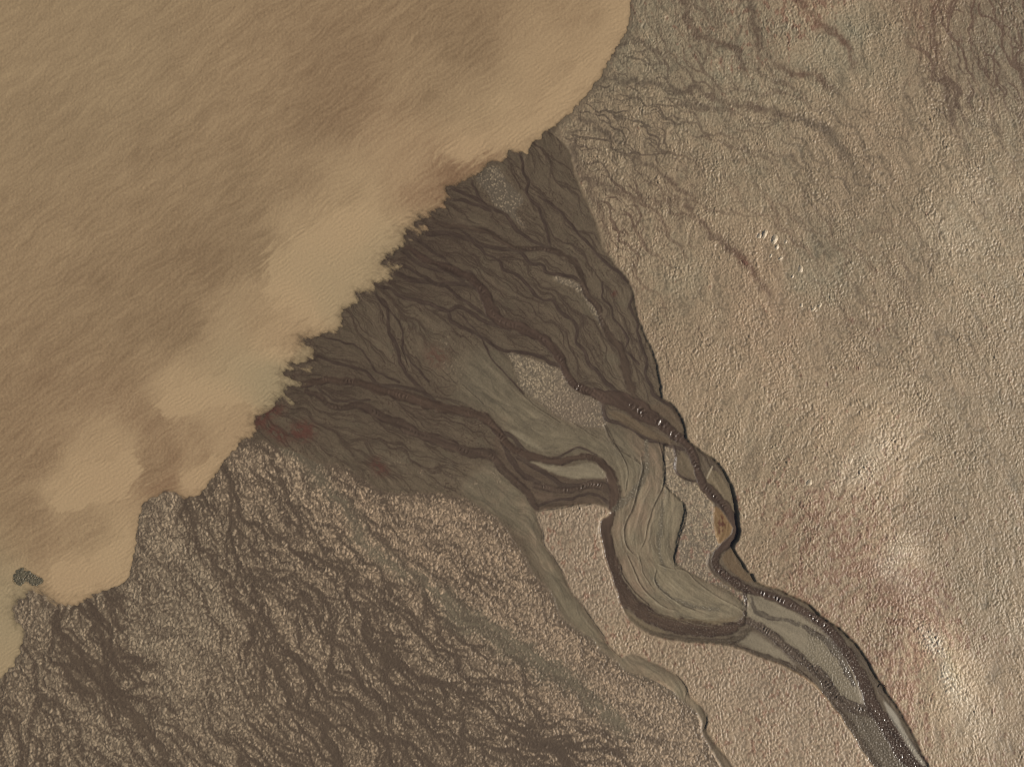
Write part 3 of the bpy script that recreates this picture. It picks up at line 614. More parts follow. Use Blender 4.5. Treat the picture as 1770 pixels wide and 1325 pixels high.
lt = ctrl([(900, 720, .35), (850, 660, .1), (1000, 770, .45), (1080, 800, .5), (1080, 760, .2), (1100, 880, .8), (1130, 950, .9), (1150, 1010, .9), (1200, 1050, .9), (1100, 1020, .8), (1160, 880, .9), (800, 600, 0), (900, 870, .3), (960, 990, .45), (1050, 1110, .6), (1160, 1180, .9), (1220, 1260, .5), (860, 850, .2)], 25)
grey = mix(np.broadcast_to(lin((101, 90, 72)), fan.shape), lin((128, 115, 91)), np.clip(lt + .22 * n_mid, 0, 1))
pk = ctrl([(1110, 880, 1), (1105, 930, .7), (1125, 840, .6), (1135, 770, 1), (1085, 990, .9), (1100, 1030, 1), (1120, 1045, .7), (1150, 1000, .1), (1200, 1040, .2), (1060, 800, 0), (950, 740, 0), (1150, 900, .2), (1170, 940, .2), (1180, 1180, .5), (1000, 1060, .2)], 16)
grey = mix(grey, lin((132, 108, 87)), np.clip(pk - .3 + .6 * n_mid + .08 * L2, 0, 1) * .7)
grey = grey * (1 + .08 * L1 + .05 * L2 + .07 * n_fine)[..., None]
spot = sst(.26, .46, perlin(X / 3.4, Y / 4.6, 171)) * sst(-.1, .35, fbm(X / 40, Y / 40, 172, 2))
fan = mix(fan, lin((70, 55, 45)), spot * .6)
fan = mix(fan, lin((64, 51, 42)), np.clip(TH, 0, 1) * .74)
gm = np.clip(np.maximum(GREY, GREY2), 0, 1)
low = mix(fan, mix(grey, lin((84, 75, 61)), np.clip(TG, 0, 1) * .65), gm)
low = mix(low, lin((101, 90, 74)) * (1 + .07 * L1[..., None] + .06 * n_fine[..., None]), BARS3 * .9)
low = mix(low, lin((126, 114, 93)) * (1 + .05 * L2[..., None] + .05 * n_mid[..., None]), np.clip(BARS + BARS2, 0, 1))
rp = np.clip(area([(462, 700), (485, 698), (490, 712), (470, 720), (450, 740), (430, 742), (440, 722)], 5, 5, 4) + area([(500, 735), (530, 728), (545, 745), (530, 762), (505, 758)], 5, 5, 4) + area([(455, 735), (475, 735), (500, 765), (498, 772), (475, 755)], 5, 4, 4)
              + .8 * area([(640, 795), (660, 798), (672, 815), (662, 824), (648, 815)], 5, 4, 4) + .7 * area([(735, 600), (765, 605), (770, 630), (745, 632)], 8, 5, 4) + .7 * area([(960, 690), (1000, 690), (1010, 715), (970, 715)], 8, 4, 4) + .9 * area([(1058, 500), (1066, 503), (1064, 512), (1056, 510)], 2, 1, 1), 0, 1)
rp = rp * sst(-.3, .35, n_fine + .2)
low = mix(low, lin((86, 52, 43)), rp * .75)

# islands of bumps
isl = np.clip(np.maximum.reduce([I1 * .8, I2 * .9, I3 * .9, I4, PATCH * .75]), 0, 1)
thi = .08 + ctrl([(850, 310, .45), (880, 340, .55), (895, 385, .4), (990, 495, .25), (1030, 545, .35), (920, 650, .15), (950, 680, .2), (1000, 700, .4), (1020, 720, .4), (1155, 800, .05), (1200, 860, .05), (1200, 900, .1), (1190, 950, .25), (1260, 1020, .3), (760, 600, .6), (730, 820, .6)], 20)
HI = np.maximum(.9 * np.clip(1 - (c3 / .7) ** 2, 0, 1) * (.35 + .65 * r3), .6 * HW)
tipi = sst(-.34, .36, HI - thi - .02 - .2 * n_mid)
islc = mix(np.broadcast_to(lin((92, 81, 65)), east.shape), lin((139, 122, 97)) * (.64 + .6 * r3)[..., None], tipi)
islc = mix(islc, lin((122, 104, 84)), np.clip(ctrl([(1010, 705, .9), (990, 700, .7), (920, 650, 0), (1030, 730, .4), (850, 320, 0), (1000, 500, 0), (1200, 900, 0), (1200, 960, .5)], 15), 0, 1) * .6)
rI = sst(.1, .4, fbm(X / 12, Y / 12, 181, 3)) * ctrl([(1200, 940, .9), (1240, 1010, .9), (1190, 980, .6), (1190, 880, .3), (1160, 800, .1), (950, 650, 0), (1270, 1030, .9), (850, 320, 0)], 20)
islc = mix(islc, lin((124, 90, 72)), np.clip(rI, 0, 1) * .75)
low = mix(low, islc, isl)

# streams over the low ground
STRC = np.zeros((NY, NX), F); BED = np.zeros((NY, NX), F); WAVE = np.zeros((NY, NX), F); WETS = np.zeros((NY, NX), F)
order = ['leftrim', 'middle', 'cut', 'outer', 's3', 'west', 'wave', 'meander', 'inner', 'river']
depth = dict(leftrim=.03, middle=.04, cut=.10, outer=.04, s3=.02, west=.03, wave=.04, meander=.05, inner=.05, river=.07)
rivM = np.zeros((NY, NX), F); meaM = np.zeros((NY, NX), F); smaM = np.zeros((NY, NX), F)
low = mix(low, lin((86, 71, 57)) * (1 + .10 * L2[..., None] + .06 * L1[..., None]), DARKPOOL * .85)
for s_ in small:
    m = s_.mask(1.0) * sst(-8, 8, sdn[s_.w]); hal = sst(7, -1, s_.E + 2 * n_fine[s_.w])
    low[s_.w] = mix(low[s_.w], lin((84, 72, 58)), hal * .35)
    low[s_.w] = mix(low[s_.w], lin((69, 56, 46)) * (1 + .10 * L1[s_.w])[..., None], m * .9)
    low[s_.w] = mix(low[s_.w], lin((60, 47, 39)), np.exp(-((s_.E + .3) / 1.1) ** 2) * np.clip(.35 + .8 * perlin(X[s_.w] / 16, Y[s_.w] / 16, 236), 0, .8) * sst(-8, 8, sdn[s_.w]))
    BED[s_.w] = np.maximum(BED[s_.w], m * .02); smaM[s_.w] = np.maximum(smaM[s_.w], m)
    WETS[s_.w] = np.maximum(WETS[s_.w], m * .6)
scol = dict(river=(76, 61, 50), meander=(77, 62, 50), inner=(90, 77, 64), outer=(88, 76, 60), leftrim=(84, 72, 58), middle=(84, 74, 61), west=(74, 60, 49), s3=(75, 61, 49), wave=(79, 65, 53), cut=(78, 66, 54))
for k in order:
    s_ = st[k]; w = s_.w
    m = sst(2.0, -2.0, s_.E + (1.2 if k != 'river' else .6) * n_fine[w] * 3 + .6 * L1[w] * (k != 'river')) * (1 if k in ('river', 'meander', 'inner') else .88) * sst(-10, 10, sdn[w])
    hal = sst(9, -1, s_.E + 2.5 * n_fine[w])
    low[w] = mix(low[w], lin((88, 76, 61)), hal * .3 * (1 - np.clip(BARS[w] + I4[w], 0, 1)))
    rim = np.exp(-((s_.E + 1.5) / 1.8) ** 2)
    c = lin(scol[k]) * (1 + .05 * L2[w] + .10 * L1[w] + .08 * n_fine[w])[..., None] * (1 - .12 * rim[..., None])
    low[w] = mix(low[w], c, m * .95)
    low[w] = mix(low[w], lin((62, 49, 41)), np.exp(-((s_.E + .4) / 1.3) ** 2) * np.clip(.3 + .9 * perlin(X[w] / 18, Y[w] / 18, 237), 0, .75) * sst(-8, 8, sdn[w]))
    BED[w] = np.maximum(BED[w], m * depth[k])
    WETS[w] = np.maximum(WETS[w], m)
    t = meaM if k in ('meander', 'west', 'wave', 'outer') else (smaM if k == 's3' else rivM)
    t[w] = np.maximum(t[w], m)


def train(s_, s0, s1, off, half, lam, amp, seed):
    """standing waves down the middle of a stream"""
    w = s_.w
    ph = s_.S + 3.2 * perlin(X[w] / 16, Y[w] / 16, seed) + 2.0 * perlin(X[w] / 6, Y[w] / 6, seed + 2) + .3 * s_.D
    half = half * (.66 if amp > .06 else .5)
    env = np.exp(-((s_.D - off) / half) ** 2) * sst(s0 - 8, s0 + 8, s_.S) * sst(s1 + 8, s1 - 8, s_.S)
    pat = sst(-.15, .45, perlin(s_.S / 24, s_.D / 30, seed + 1) + .5 * perlin(s_.S / 8, s_.D / 6, seed + 3))
    h = np.sin(2 * np.pi * ph / lam)
    WAVE[w] += amp * env * (.12 + .88 * pat) * h


def at(s_, x, y):
    return float(s_.S[min(max(int((y - Y0) / STEP) - s_.j0, 0), s_.S.shape[0] - 1), min(max(int((x - X0) / STEP) - s_.i0, 0), s_.S.shape[1] - 1)])


R_ = st['river']; M_ = st['meander']
train(R_, at(R_, 1478, 1150), at(R_, 1324, 1027), 0, 6, 6.5, .085, 201)
train(R_, at(R_, 1350, 1036), at(R_, 1232, 960), 0, 6, 7.0, .075, 203)
train(R_, at(R_, 1262, 885), at(R_, 1190, 775), 1, 4, 6.2, .08, 205)
train(R_, at(R_, 1186, 764), at(R_, 1085, 696), 0, 10, 9.0, .10, 207)
train(R_, at(R_, 1060, 690), at(R_, 985, 655), 3, 4, 6.4, .07, 209)
train(R_, at(R_, 978, 642), at(R_, 820, 486), 0, 6, 7.5, .042, 211)
train(R_, at(R_, 815, 482), at(R_, 740, 450), 0, 6, 7.5, .026, 212)
train(st['inner'], 5, 260, 0, 6, 6.0, .09, 213)
train(st['wave'], 8, 120, 0, 4, 6.0, .075, 215)
train(M_, at(M_, 1049, 812), at(M_, 985, 790), 0, 4, 6.0, .035, 217)
train(M_, at(M_, 900, 782), at(M_, 780, 708), 2, 5, 6.5, .032, 219)
train(M_, at(M_, 750, 700), at(M_, 560, 657), 1, 5, 6.5, .034, 221)
train(M_, at(M_, 1062, 850), at(M_, 1052, 885), 0, 5, 6, .06, 222)
train(st['west'], 20, 420, 1, 4, 7, .028, 223)
train(st['s3'], at(st['s3'], 1052, 580), at(st['s3'], 1010, 500), 0, 4, 6.5, .036, 225)
train(st['s3'], at(st['s3'], 975, 440), at(st['s3'], 890, 429), 0, 4, 6, .035, 227)
# choppy reaches
chop = ctrl([(1470, 1150, .8), (1490, 1200, .6), (1440, 1110, .35), (1410, 1100, .8), (1440, 1130, .9), (1460, 1165, .9), (1510, 1250, 1), (1540, 1290, 1), (1560, 1310, 1), (1530, 1325, 1), (1495, 1270, .8), (1505, 1235, .8), (1430, 1180, .9), (1400, 1150, .8), (1350, 1110, .5),
             (1300, 1090, .3), (1250, 1085, .35), (1150, 1072, .25), (1080, 1020, .2), (1270, 1000, .5), (1240, 955, .4), (1330, 1045, 0), (1370, 1100, .1), (1330, 1125, .1), (1260, 890, 0), (1480, 1240, .9), (1090, 830, .3), (1070, 865, .4)], 10, 2, .4)
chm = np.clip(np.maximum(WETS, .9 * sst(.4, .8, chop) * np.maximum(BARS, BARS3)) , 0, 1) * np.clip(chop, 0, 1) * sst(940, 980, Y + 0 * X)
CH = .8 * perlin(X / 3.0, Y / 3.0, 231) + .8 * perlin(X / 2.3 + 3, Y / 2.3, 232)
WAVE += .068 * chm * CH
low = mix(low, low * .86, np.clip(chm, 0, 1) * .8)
low = mix(low, lin((168, 156, 140)), (chm * sst(.2, .85, CH)) * .5)  # glints painted into the colour of the wave crests

# paler and darker bars inside the lower river
for p, c, a in [([(1230, 812), (1245, 822), (1262, 850), (1270, 890), (1262, 880), (1246, 862), (1228, 845), (1220, 826)], (116, 101, 78), .9),
                ([(1234, 876), (1246, 880), (1258, 898), (1268, 912), (1256, 930), (1243, 940), (1236, 925), (1233, 900)], (124, 98, 66), .9),
                ([(1264, 948), (1278, 972), (1290, 990), (1302, 1000), (1290, 1004), (1262, 985), (1248, 968), (1252, 955)], (104, 85, 62), .85),
                ([(1176, 780), (1190, 790), (1200, 815), (1202, 827), (1180, 822), (1170, 808), (1172, 790)], (104, 90, 70), .8),
                ([(1120, 700), (1150, 700), (1170, 715), (1180, 740), (1176, 748), (1150, 722), (1125, 708)], (96, 80, 62), .6),
                ([(1052, 712), (1080, 716), (1120, 740), (1160, 762), (1150, 766), (1110, 750), (1070, 728)], (100, 84, 64), .7),
                ([(1072, 1050), (1090, 1058), (1115, 1075), (1150, 1090), (1140, 1094), (1112, 1086), (1086, 1070)], (110, 96, 74), .8),
                ([(1080, 1040), (1110, 1056), (1160, 1066), (1230, 1070), (1262, 1066), (1275, 1062), (1250, 1078), (1180, 1074), (1120, 1060)], (108, 92, 68), .6)]:
    m = area(p, 1.6, 1, .8) * (1 - .9 * np.clip(rivM * 1.2, 0, 1)) * (1 - .5 * meaM)
    low = mix(low, lin(c) * (1 + .07 * L1[..., None]), m * a)
rb = area([(1243, 890), (1252, 895), (1256, 912), (1247, 922), (1240, 918)], 1.6, 3, 2)
low = mix(low, lin((82, 48, 34)), rb * sst(-.2, .3, perlin(X / 5, Y / 9, 241)) * .85)
low = mix(low, lin((150, 140, 122)), area([(1525, 1208), (1546, 1231), (1559, 1258), (1576, 1287), (1597, 1318), (1590, 1318), (1569, 1290), (1552, 1262), (1536, 1236)], 1.3, .6, .6))
pl = Stroke(W([(1466, 1147), (1472, 1160), (1478, 1177), (1488, 1203)], [1.5, 2, 2.4, 1.5]), R=5, wob=.3)
low[pl.w] = mix(low[pl.w], lin((150, 136, 114)), pl.mask(1) * .9)
pl2 = Stroke(W([(1231, 806), (1227, 815), (1222, 826)], [2.6, 3, 2]), R=5, wob=.3)
low[pl2.w] = mix(low[pl2.w], lin((165, 150, 125)), pl2.mask(1) * .9)
low = mix(low, lin((126, 114, 92)) * (1 + .05 * L1[..., None]), np.clip(WEDGE + .8 * WEDGE2, 0, 1) * .92)
for p in (W([(1117, 762), (1118, 790), (1115, 818), (1102, 843), (1078, 866), (1062, 880)], [7, 9, 10, 11, 16, 9]), W([(1150, 850), (1143, 890), (1139, 930), (1142, 965), (1150, 985)], [4, 6, 7, 6, 3]), W([(1128, 1000), (1150, 1025), (1190, 1045), (1240, 1052)], [5, 7, 7, 5])):
    q = Stroke(p, wob=1.0, R=10); m = sst(2.5, -2.5, q.E + 3 * n_fine[q.w])
    low[q.w] = mix(low[q.w], lin((92, 83, 68)), m * .75)
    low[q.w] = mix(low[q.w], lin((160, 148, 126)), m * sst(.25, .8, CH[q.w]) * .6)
scr = np.maximum(threads(31, 260, gm * LOW * (I4 < .3) > .6, 45, .5, 1.0), 0) * np.clip(lt * 1.3 - .2, 0, 1)
low = mix(low, lin((150, 138, 113)), np.clip(scr, 0, 1) * .5)
CRZ = np.zeros((NY, NX), F); STEPZ = np.zeros((NY, NX), F)
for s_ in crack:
    m = s_.mask(.9); side = np.zeros_like(m)
    low[s_.w] = mix(low[s_.w], lin((62, 52, 43)), m * .5 * np.clip(.75 + perlin(X[s_.w] / 9, Y[s_.w] / 9, 235), .1, 1))  # dark runnel mud, and shade of the scarps painted in
    low[s_.w] = mix(low[s_.w], lin((146, 133, 108)), np.exp(-((s_.D - 2.6) / 1.0) ** 2) * (s_.SIDE < 0) * np.clip(.3 + perlin(X[s_.w] / 12, Y[s_.w] / 12, 238), 0, .6) * GREY[s_.w] * np.clip(lt[s_.w] * 1.5 - .3, 0, 1))  # lit edge painted along the western side of each line
    CRZ[s_.w] = np.maximum(CRZ[s_.w], m * .05)
    STEPZ[s_.w] += .07 * np.clip(s_.W / 2.2, .4, 1) * np.where(s_.SIDE > 0, np.exp(-s_.D / 5.5), 0) * (s_.D < 15)

# ------------------------------------------------------------------ heights (metres)
dl = np.maximum(sdn, 0)
base = .16 * (1 - np.exp(-dl / 16)) + .0011 * dl
cut = (.06 + .33 * np.clip((Y - 420) / 520, 0, 1)) * (1 - np.exp(-dl / 120))
wcut = ctrl([(640, 840, .1), (500, 780, .1), (800, 860, .12), (900, 940, .2), (960, 1030, .25), (1080, 1150, .25), (1100, 600, 1), (1270, 880, 1), (1060, 960, .8), (1200, 1100, .5), (1500, 1150, 1), (1000, 300, .5), (1480, 1300, .55), (940, 920, .3), (1000, 860, .5), (1040, 1090, .35)], 20)
cut = cut * wcut
LOWs = blur(LOW, 1.1)
lift = np.clip(.55 * I3 + .5 * I2 + .35 * I1 + .8 * I4 + .4 * np.clip(BARS + BARS2, 0, 1) + .3 * WEDGE, 0, .9)
Z = base - cut * LOWs * (1 - lift)
Z = Z - BED * LOWs
hum = (1 - LOWs)
amp_e = .122
rimf = 1 - .85 * sst(.02, .5, blur(LOW, 5))
Z += amp_e * (EZ - .35) * (1 - LOWs) * (1 - west_id) * sst(-6, 10, sdn) * rimf
Z += .15 * (WZ - .2) * (1 - LOWs) * west_id * sst(-8, 8, sdn)
Z += .10 * (HI * (.3 + .7 * tipi)) * isl * LOWs
Z += (.009 * L1 + .005 * L2 - .012 * TH) * LOWs * (1 - isl) * (1 - .8 * WETS) * (1 - gm * .2)
Z -= .03 * TG * LOWs * gm
Z += .05 * n_mid * gm * LOWs
Z += (STEPZ - CRZ) * (sdn > 0)
Z += (.17 * n_big + .02 * n_mid) * rimf * (1 - LOWs) * (1 - west_id) * sst(0, 60, sdn)
# broad swells of the eastern flat
for x, y, r, h in [(1420, 900, 120, .5), (1640, 1150, 40, .35), (1500, 780, 60, .3), (1560, 970, 45, .3), (1250, 560, 130, .3), (1650, 400, 120, .3)]:
    Z += h * np.exp(-((X - x) ** 2 + ((Y - y) * .6) ** 2) / (r * r)) * (1 - LOWs)
Z += WAVE * sst(0, 12, sdn)
Z += .012 * perlin(X / 3.1, Y / 3.1, 251) * (1 - WETS)
Z = np.where(sdn > 0, np.maximum(Z, .012 + .02 * np.clip(sdn / 10, 0, 1) + .02 * np.clip(HW * isl + (1 - LOWs) * HW, 0, 1)), 0)
slope = .012 + .03 * (1 - np.clip(frg / 1.2, 0, 1))
Zs = np.where(sdn > 0, Z, np.maximum(sdn * slope - .03 * (np.clip(-sdn / 60, 0, 1) ** 1), -3.0)).astype(F)
SHM = blur(area([(24, 1002), (26, 993), (31, 987), (38, 984), (44, 989), (52, 991), (58, 995), (63, 998), (70, 1002), (69, 1008), (62, 1010), (57, 1011), (52, 1008), (45, 1004), (38, 1005), (34, 1010), (31, 1008), (25, 1005)], 0, 1, 1), 2.4)
Zs = np.maximum(Zs, -.001 - .10 * (1 - SHM) - 9 * (SHM < .02)).astype(F)

gsoft = blur(GREY2, 14) * sst(850, 900, Y)
LOWc = LOWs + (sst(.25, .75, blur(LOW, 6) + .35 * n_fine) - LOWs) * np.clip(gsoft * 2, 0, 1) * west_id
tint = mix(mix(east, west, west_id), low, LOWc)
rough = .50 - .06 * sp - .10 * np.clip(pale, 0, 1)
rough = rough * (1 - west_id) + west_id * (.36 + .22 * tip)
rough = rough * (1 - LOWs) + LOWs * (.52 - .06 * dk + .1 * isl)
rough = rough - (rough - .3) * np.clip(WETS * LOWs, 0, 1) * .9
rough = np.clip(rough - .12 * np.clip(chm, 0, 1), .12, .9).astype(F)
tint = np.clip(tint, .008, .75).astype(F)

# ------------------------------------------------------------------ region of every face
reg = np.where(west_id > .5, 1, 0).astype(np.int8)
reg[(mid_id > .5) & (LOW < .5)] = 9
reg[LOW > .5] = 2
reg[(LOW > .5) & (GREY > .5)] = 4
reg[(LOW > .5) & (GREY2 > .5)] = 3
reg[(LOW > .5) & (BARS > .5)] = 11
for k, a in ((5, I1), (6, I2), (7, I3), (8, I4)):
    reg[(LOW > .5) & (a > .5)] = k
reg[(LOW > .5) & (smaM > .5)] = 12
reg[(LOW > .5) & (meaM > .5)] = 13
reg[(LOW > .5) & (rivM > .5)] = 14
reg[Zs < -.05] = 15

# ------------------------------------------------------------------ outer rim so the land runs on to the horizon
def rim(g, lo, hi):
    e = [STEP * 1.09 ** k for k in range(0, 110)]
    a = np.cumsum(e); a = a[a < 60000]
    return np.concatenate([lo - a[::-1], g, hi + a]), len(a)


ex, npx = rim(gx, gx[0], gx[-1]); ey, npy = rim(gy, gy[0], gy[-1])


def fold(g, e):
    n = len(g); L = (n - 1) * STEP
    t = np.abs((e - g[0]) % (2 * L)); t = np.where(t > L, 2 * L - t, t)
    return np.clip(np.round(t / STEP).astype(int), 0, n - 1)


fx_, fy_ = fold(gx, ex), fold(gy, ey)


def ext(a):
    return a[fy_][:, fx_]


ZE, TE, RE, GE = ext(Zs), ext(tint), ext(rough), ext(reg)
NXE, NYE = len(ex), len(ey)
PX = ((ex - CX) * S).astype(F); PY = (-(ey - CY) * S).astype(F)
scene = bpy.context.scene
COL = scene.collection


def sheet(name, fm, z, mat, attrs, xs=PX, ys=PY):
    """one mesh out of the faces of the survey grid where fm is true"""
    nx = len(xs)
    j, i = np.nonzero(fm)
    v00 = (j * nx + i).astype(np.int64)
    q = np.stack([v00, v00 + nx, v00 + nx + 1, v00 + 1], 1)
    used, inv = np.unique(q.ravel(), return_inverse=True)
    co = np.empty((len(used), 3), F)
    co[:, 0] = xs[used % nx]; co[:, 1] = ys[used // nx]; co[:, 2] = z.ravel()[used]
    me = bpy.data.meshes.new(name)
    me.vertices.add(len(used)); me.vertices.foreach_set('co', co.ravel())
    me.loops.add(len(inv)); me.loops.foreach_set('vertex_index', inv.astype(np.int32))
    me.polygons.add(len(q)); me.polygons.foreach_set('loop_start', np.arange(0, len(inv), 4, dtype=np.int32))
    for an, a in attrs.items():
        if a.ndim == 3:
            at_ = me.attributes.new(an, 'FLOAT_COLOR', 'POINT')
            c = np.ones((len(used), 4), F); c[:, :3] = a.reshape(-1, 3)[used]
            at_.data.foreach_set('color', c.ravel())
        else:
            at_ = me.attributes.new(an, 'FLOAT', 'POINT')
            at_.data.foreach_set('value', a.ravel()[used].astype(F))
    me.update(calc_edges=True)
    me.materials.append(mat)
    o = bpy.data.objects.new(name, me); COL.objects.link(o)
    return o


# ------------------------------------------------------------------ materials
def newmat(name):
    m = bpy.data.materials.new(name); m.use_nodes = True
    nt = m.node_tree; nt.nodes.clear()
    return m, nt, nt.nodes.new, nt.links.new


def mud_material(name, grain=.10, bump=.12, spec=.5):
    m, nt, N, L = newmat(name)
    out = N('ShaderNodeOutputMaterial'); b = N('ShaderNodeBsdfPrincipled')
    tc = N('ShaderNodeTexCoord')
    t = N('ShaderNodeAttribute'); t.attribute_name = 'tint'
    r = N('ShaderNodeAttribute'); r.attribute_name = 'damp'
    n1 = N('ShaderNodeTexNoise'); n1.inputs['Scale'].default_value = 5.0; n1.inputs['Detail'].default_value = 3
    n2 = N('ShaderNodeTexNoise'); n2.inputs['Scale'].default_value = 1.1; n2.inputs['Detail'].default_value = 4
    L(tc.outputs['Object'], n1.inputs['Vector']); L(tc.outputs['Object'], n2.inputs['Vector'])
    mr = N('ShaderNodeMapRange'); mr.inputs[1].default_value = .3; mr.inputs[2].default_value = .7
    mr.inputs[3].default_value = (1 - grain) * ALB; mr.inputs[4].default_value = (1 + grain) * ALB
    L(n1.outputs['Fac'], mr.inputs[0])
    mr2 = N('ShaderNodeMapRange'); mr2.inputs[1].default_value = .3; mr2.inputs[2].default_value = .7
    mr2.inputs[3].default_value = .94; mr2.inputs[4].default_value = 1.06
    L(n2.outputs['Fac'], mr2.inputs[0])
    mu = N('ShaderNodeMath'); mu.operation = 'MULTIPLY'; L(mr.outputs[0], mu.inputs[0]); L(mr2.outputs[0], mu.inputs[1])
    vm = N('ShaderNodeVectorMath'); vm.operation = 'SCALE'
    L(t.outputs['Color'], vm.inputs[0]); L(mu.outputs[0], vm.inputs['Scale'])
    L(vm.outputs[0], b.inputs['Base Color']); L(r.outputs['Fac'], b.inputs['Roughness'])
    b.inputs['IOR'].default_value = 1.36; b.inputs['Specular IOR Level'].default_value = spec
    bp = N('ShaderNodeBump'); bp.inputs['Strength'].default_value = bump; bp.inputs['Distance'].default_value = .1
    L(n1.outputs['Fac'], bp.inputs['Height']); L(bp.outputs[0], b.inputs['Normal'])
    L(b.outputs[0], out.inputs['Surface'])
    return m


ALB = 1.0
MUD = mud_material('hummocky_mud', .10, .14, .7); WETMUD = mud_material('wet_delta_mud', .07, .06, .4); STREAM = mud_material('silty_stream_water', .05, .05, .6)

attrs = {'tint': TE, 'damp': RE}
G4 = GE[:-1, :-1]


def struct(o, label, cat):
    o['kind'] = 'structure'; o['label'] = label; o['category'] = cat
    return o


for k, nm, mt, lb, ct in [
    (0, 'ground', MUD, 'wide pale hummocky mudflat right of the dark delta and river', 'mudflat'),
    (1, 'mudflat', MUD, 'speckled wet mudflat at lower left, laced with dark runnels', 'mudflat'),
    (2, 'river_delta', WETMUD, 'dark brown fan of wet mud with braided runnels spreading to the sea', 'delta'),
    (3, 'mud_path', WETMUD, 'smooth grey dry runnel winding down to the bottom edge between two bumpy flats', 'mud runnel'),
    (4, 'point_bar', WETMUD, 'smooth greyish mud bar inside the big bend of the left stream', 'mud bar'),
    (5, 'mud_islet', MUD, 'speckled mud patch at the sea edge in the upper part of the delta', 'mud patch'),
    (6, 'mud_islet', MUD, 'thin curved strip of bumpy mud beside the upper right stream of the delta', 'mud patch'),
    (7, 'mud_islet', MUD, 'rounded triangular bumpy mud island in the middle of the delta', 'mud island'),
    (8, 'mud_islet', MUD, 'long bumpy mud tongue between the grey bar and the narrow winding river', 'mud patch'),
    (9, 'mudflat', MUD, 'evenly bumpy brown mudflat wedge between grey runnel and lower river', 'mudflat'),
    (11, 'river_bar', WETMUD, 'smooth grey mud bar between the two arms of the lower river', 'mud bar'),
    (12, 'streams', STREAM, 'thin dark brown streams braiding across the delta', 'streams'),
    (13, 'stream', STREAM, 'dark brown stream curving round the grey bar and on to the left side of the delta', 'stream'),
    (14, 'river', STREAM, 'dark rippled river entering at lower right and winding up through the delta', 'river'),
    (15, 'seabed', WETMUD, 'shallow seabed under the tan silty water', 'seabed')]:
    fm = G4 == k
    if fm.any():
        struct(sheet(nm, fm, ZE, mt, attrs), lb, ct)

# ------------------------------------------------------------------ the sea: a turbid water sheet, clear only where it is thin
sea_pts = [(0, 0, .5), (200, 50, .48), (400, 100, .42), (600, 120, .2), (800, 60, .22), (1000, 20, .6), (1080, 20, .9), (1050, 90, .95), (940, 130, .8), (900, 220, .9), (800, 250, .85), (700, 280, .75), (600, 330, .7), (500, 300, .35),
           (400, 350, .25), (300, 300, .35), (100, 300, .4), (200, 500, .25), (350, 450, .12), (450, 430, .3), (520, 400, .8), (620, 380, 1.05), (640, 350, 1.0), (672, 345, .6), (690, 380, .75), (750, 330, .3), (790, 300, .2), (830, 287, .35), (720, 340, .45),
           (560, 480, 1), (500, 520, .95), (600, 450, 1.05), (660, 430, .95), (450, 560, .55), (420, 610, .85), (300, 690, 1), (255, 720, .35), (360, 690, .98), (480, 620, .95), (400, 780, .9), (340, 830, .9), (280, 835, .2), (250, 800, .3),
           (210, 780, .95), (150, 830, 1.05), (100, 850, .95), (60, 800, .3), (30, 870, .3), (0, 700, .3), (100, 650, .25), (200, 640, .3), (0, 950, .45), (60, 930, .35), (150, 920, .5), (220, 900, .85), (200, 970, 1), (120, 990, .95), (80, 1025, .8),
           (0, 1000, .75), (20, 1080, 1.05), (0, 1140, 1), (0, 500, .4), (100, 400, .4), (730, 150, .4), (560, 200, .22), (300, 560, .15), (150, 560, .3), (400, 740, .75), (330, 760, .5), (300, 790, .3), (540, 560, .9), (520, 585, .6), (480, 595, .85), (455, 580, .9), (500, 560, .95), (590, 500, 1), (-100, 300, .45), (-100, 900, .4), (700, -100, .3), (100, -100, .5)]
ux, uy = X * .79 - Y * .61, X * .61 + Y * .79                    # along and across the tide's run
ux = ux + 10 * fbm(X / 60, Y / 60, 441, 2); uy = uy + 12 * fbm(X / 70, Y / 70, 443, 2)
WISP = fbm(ux / 42, uy / 7, 445, 4) * 1.3 + fbm(ux / 16, uy / 5, 449, 2) * .5
sb = ctrl(sea_pts, 20, 2, .9)
plume = np.zeros((NY, NX), F)
for p, q, hh in [([(655, 343), (600, 352), (540, 378), (490, 410), (455, 450), (445, 500), (480, 540), (560, 575), (590, 545), (640, 470), (690, 430), (700, 400), (668, 385), (672, 365)], 30, .95),
                 ([(505, 600), (440, 602), (380, 640), (300, 665), (268, 700), (290, 728), (350, 715), (420, 700), (445, 722), (480, 690), (495, 650)], 12, .95),
                 ([(220, 765), (200, 785), (150, 795), (115, 830), (85, 870), (120, 885), (180, 870), (225, 850), (245, 820)], 11, 1.0),
                 ([(240, 880), (225, 960), (200, 1005), (120, 1035), (75, 1015), (90, 975), (160, 960), (210, 920)], 14, .95),
                 ([(0, 1010), (25, 1020), (25, 1060), (30, 1110), (0, 1160), (-80, 1200), (-80, 1020)], 10, .95),
                 ([(1085, 60), (1060, 60), (960, 140), (900, 200), (800, 235), (740, 270), (760, 285), (850, 270), (940, 225), (1040, 125)], 22, .95),
                 ([(420, 745), (395, 770), (330, 810), (300, 835), (335, 850), (380, 800)], 9, .9)]:
    k = area(p, q * .8, 10, 5)
    k = sst(.18, .82, k + .55 * WISP * np.clip(4 * k * (1 - k) + .15, 0, 1) * (k > .01))
    plume = np.maximum(plume, k * hh)
sb = sb * (1 - .8 * plume) + plume * plume * .8 + .12 * plume
stk = fbm(ux / 130, uy / 26, 401, 4) * .22 + fbm(ux / 46, uy / 5, 405, 3) * .32 + fbm(X / 6, Y / 5, 407, 3) * .20
ang = .35 * perlin(X / 160, Y / 160, 409)
uy0 = X * .55 + Y * .83
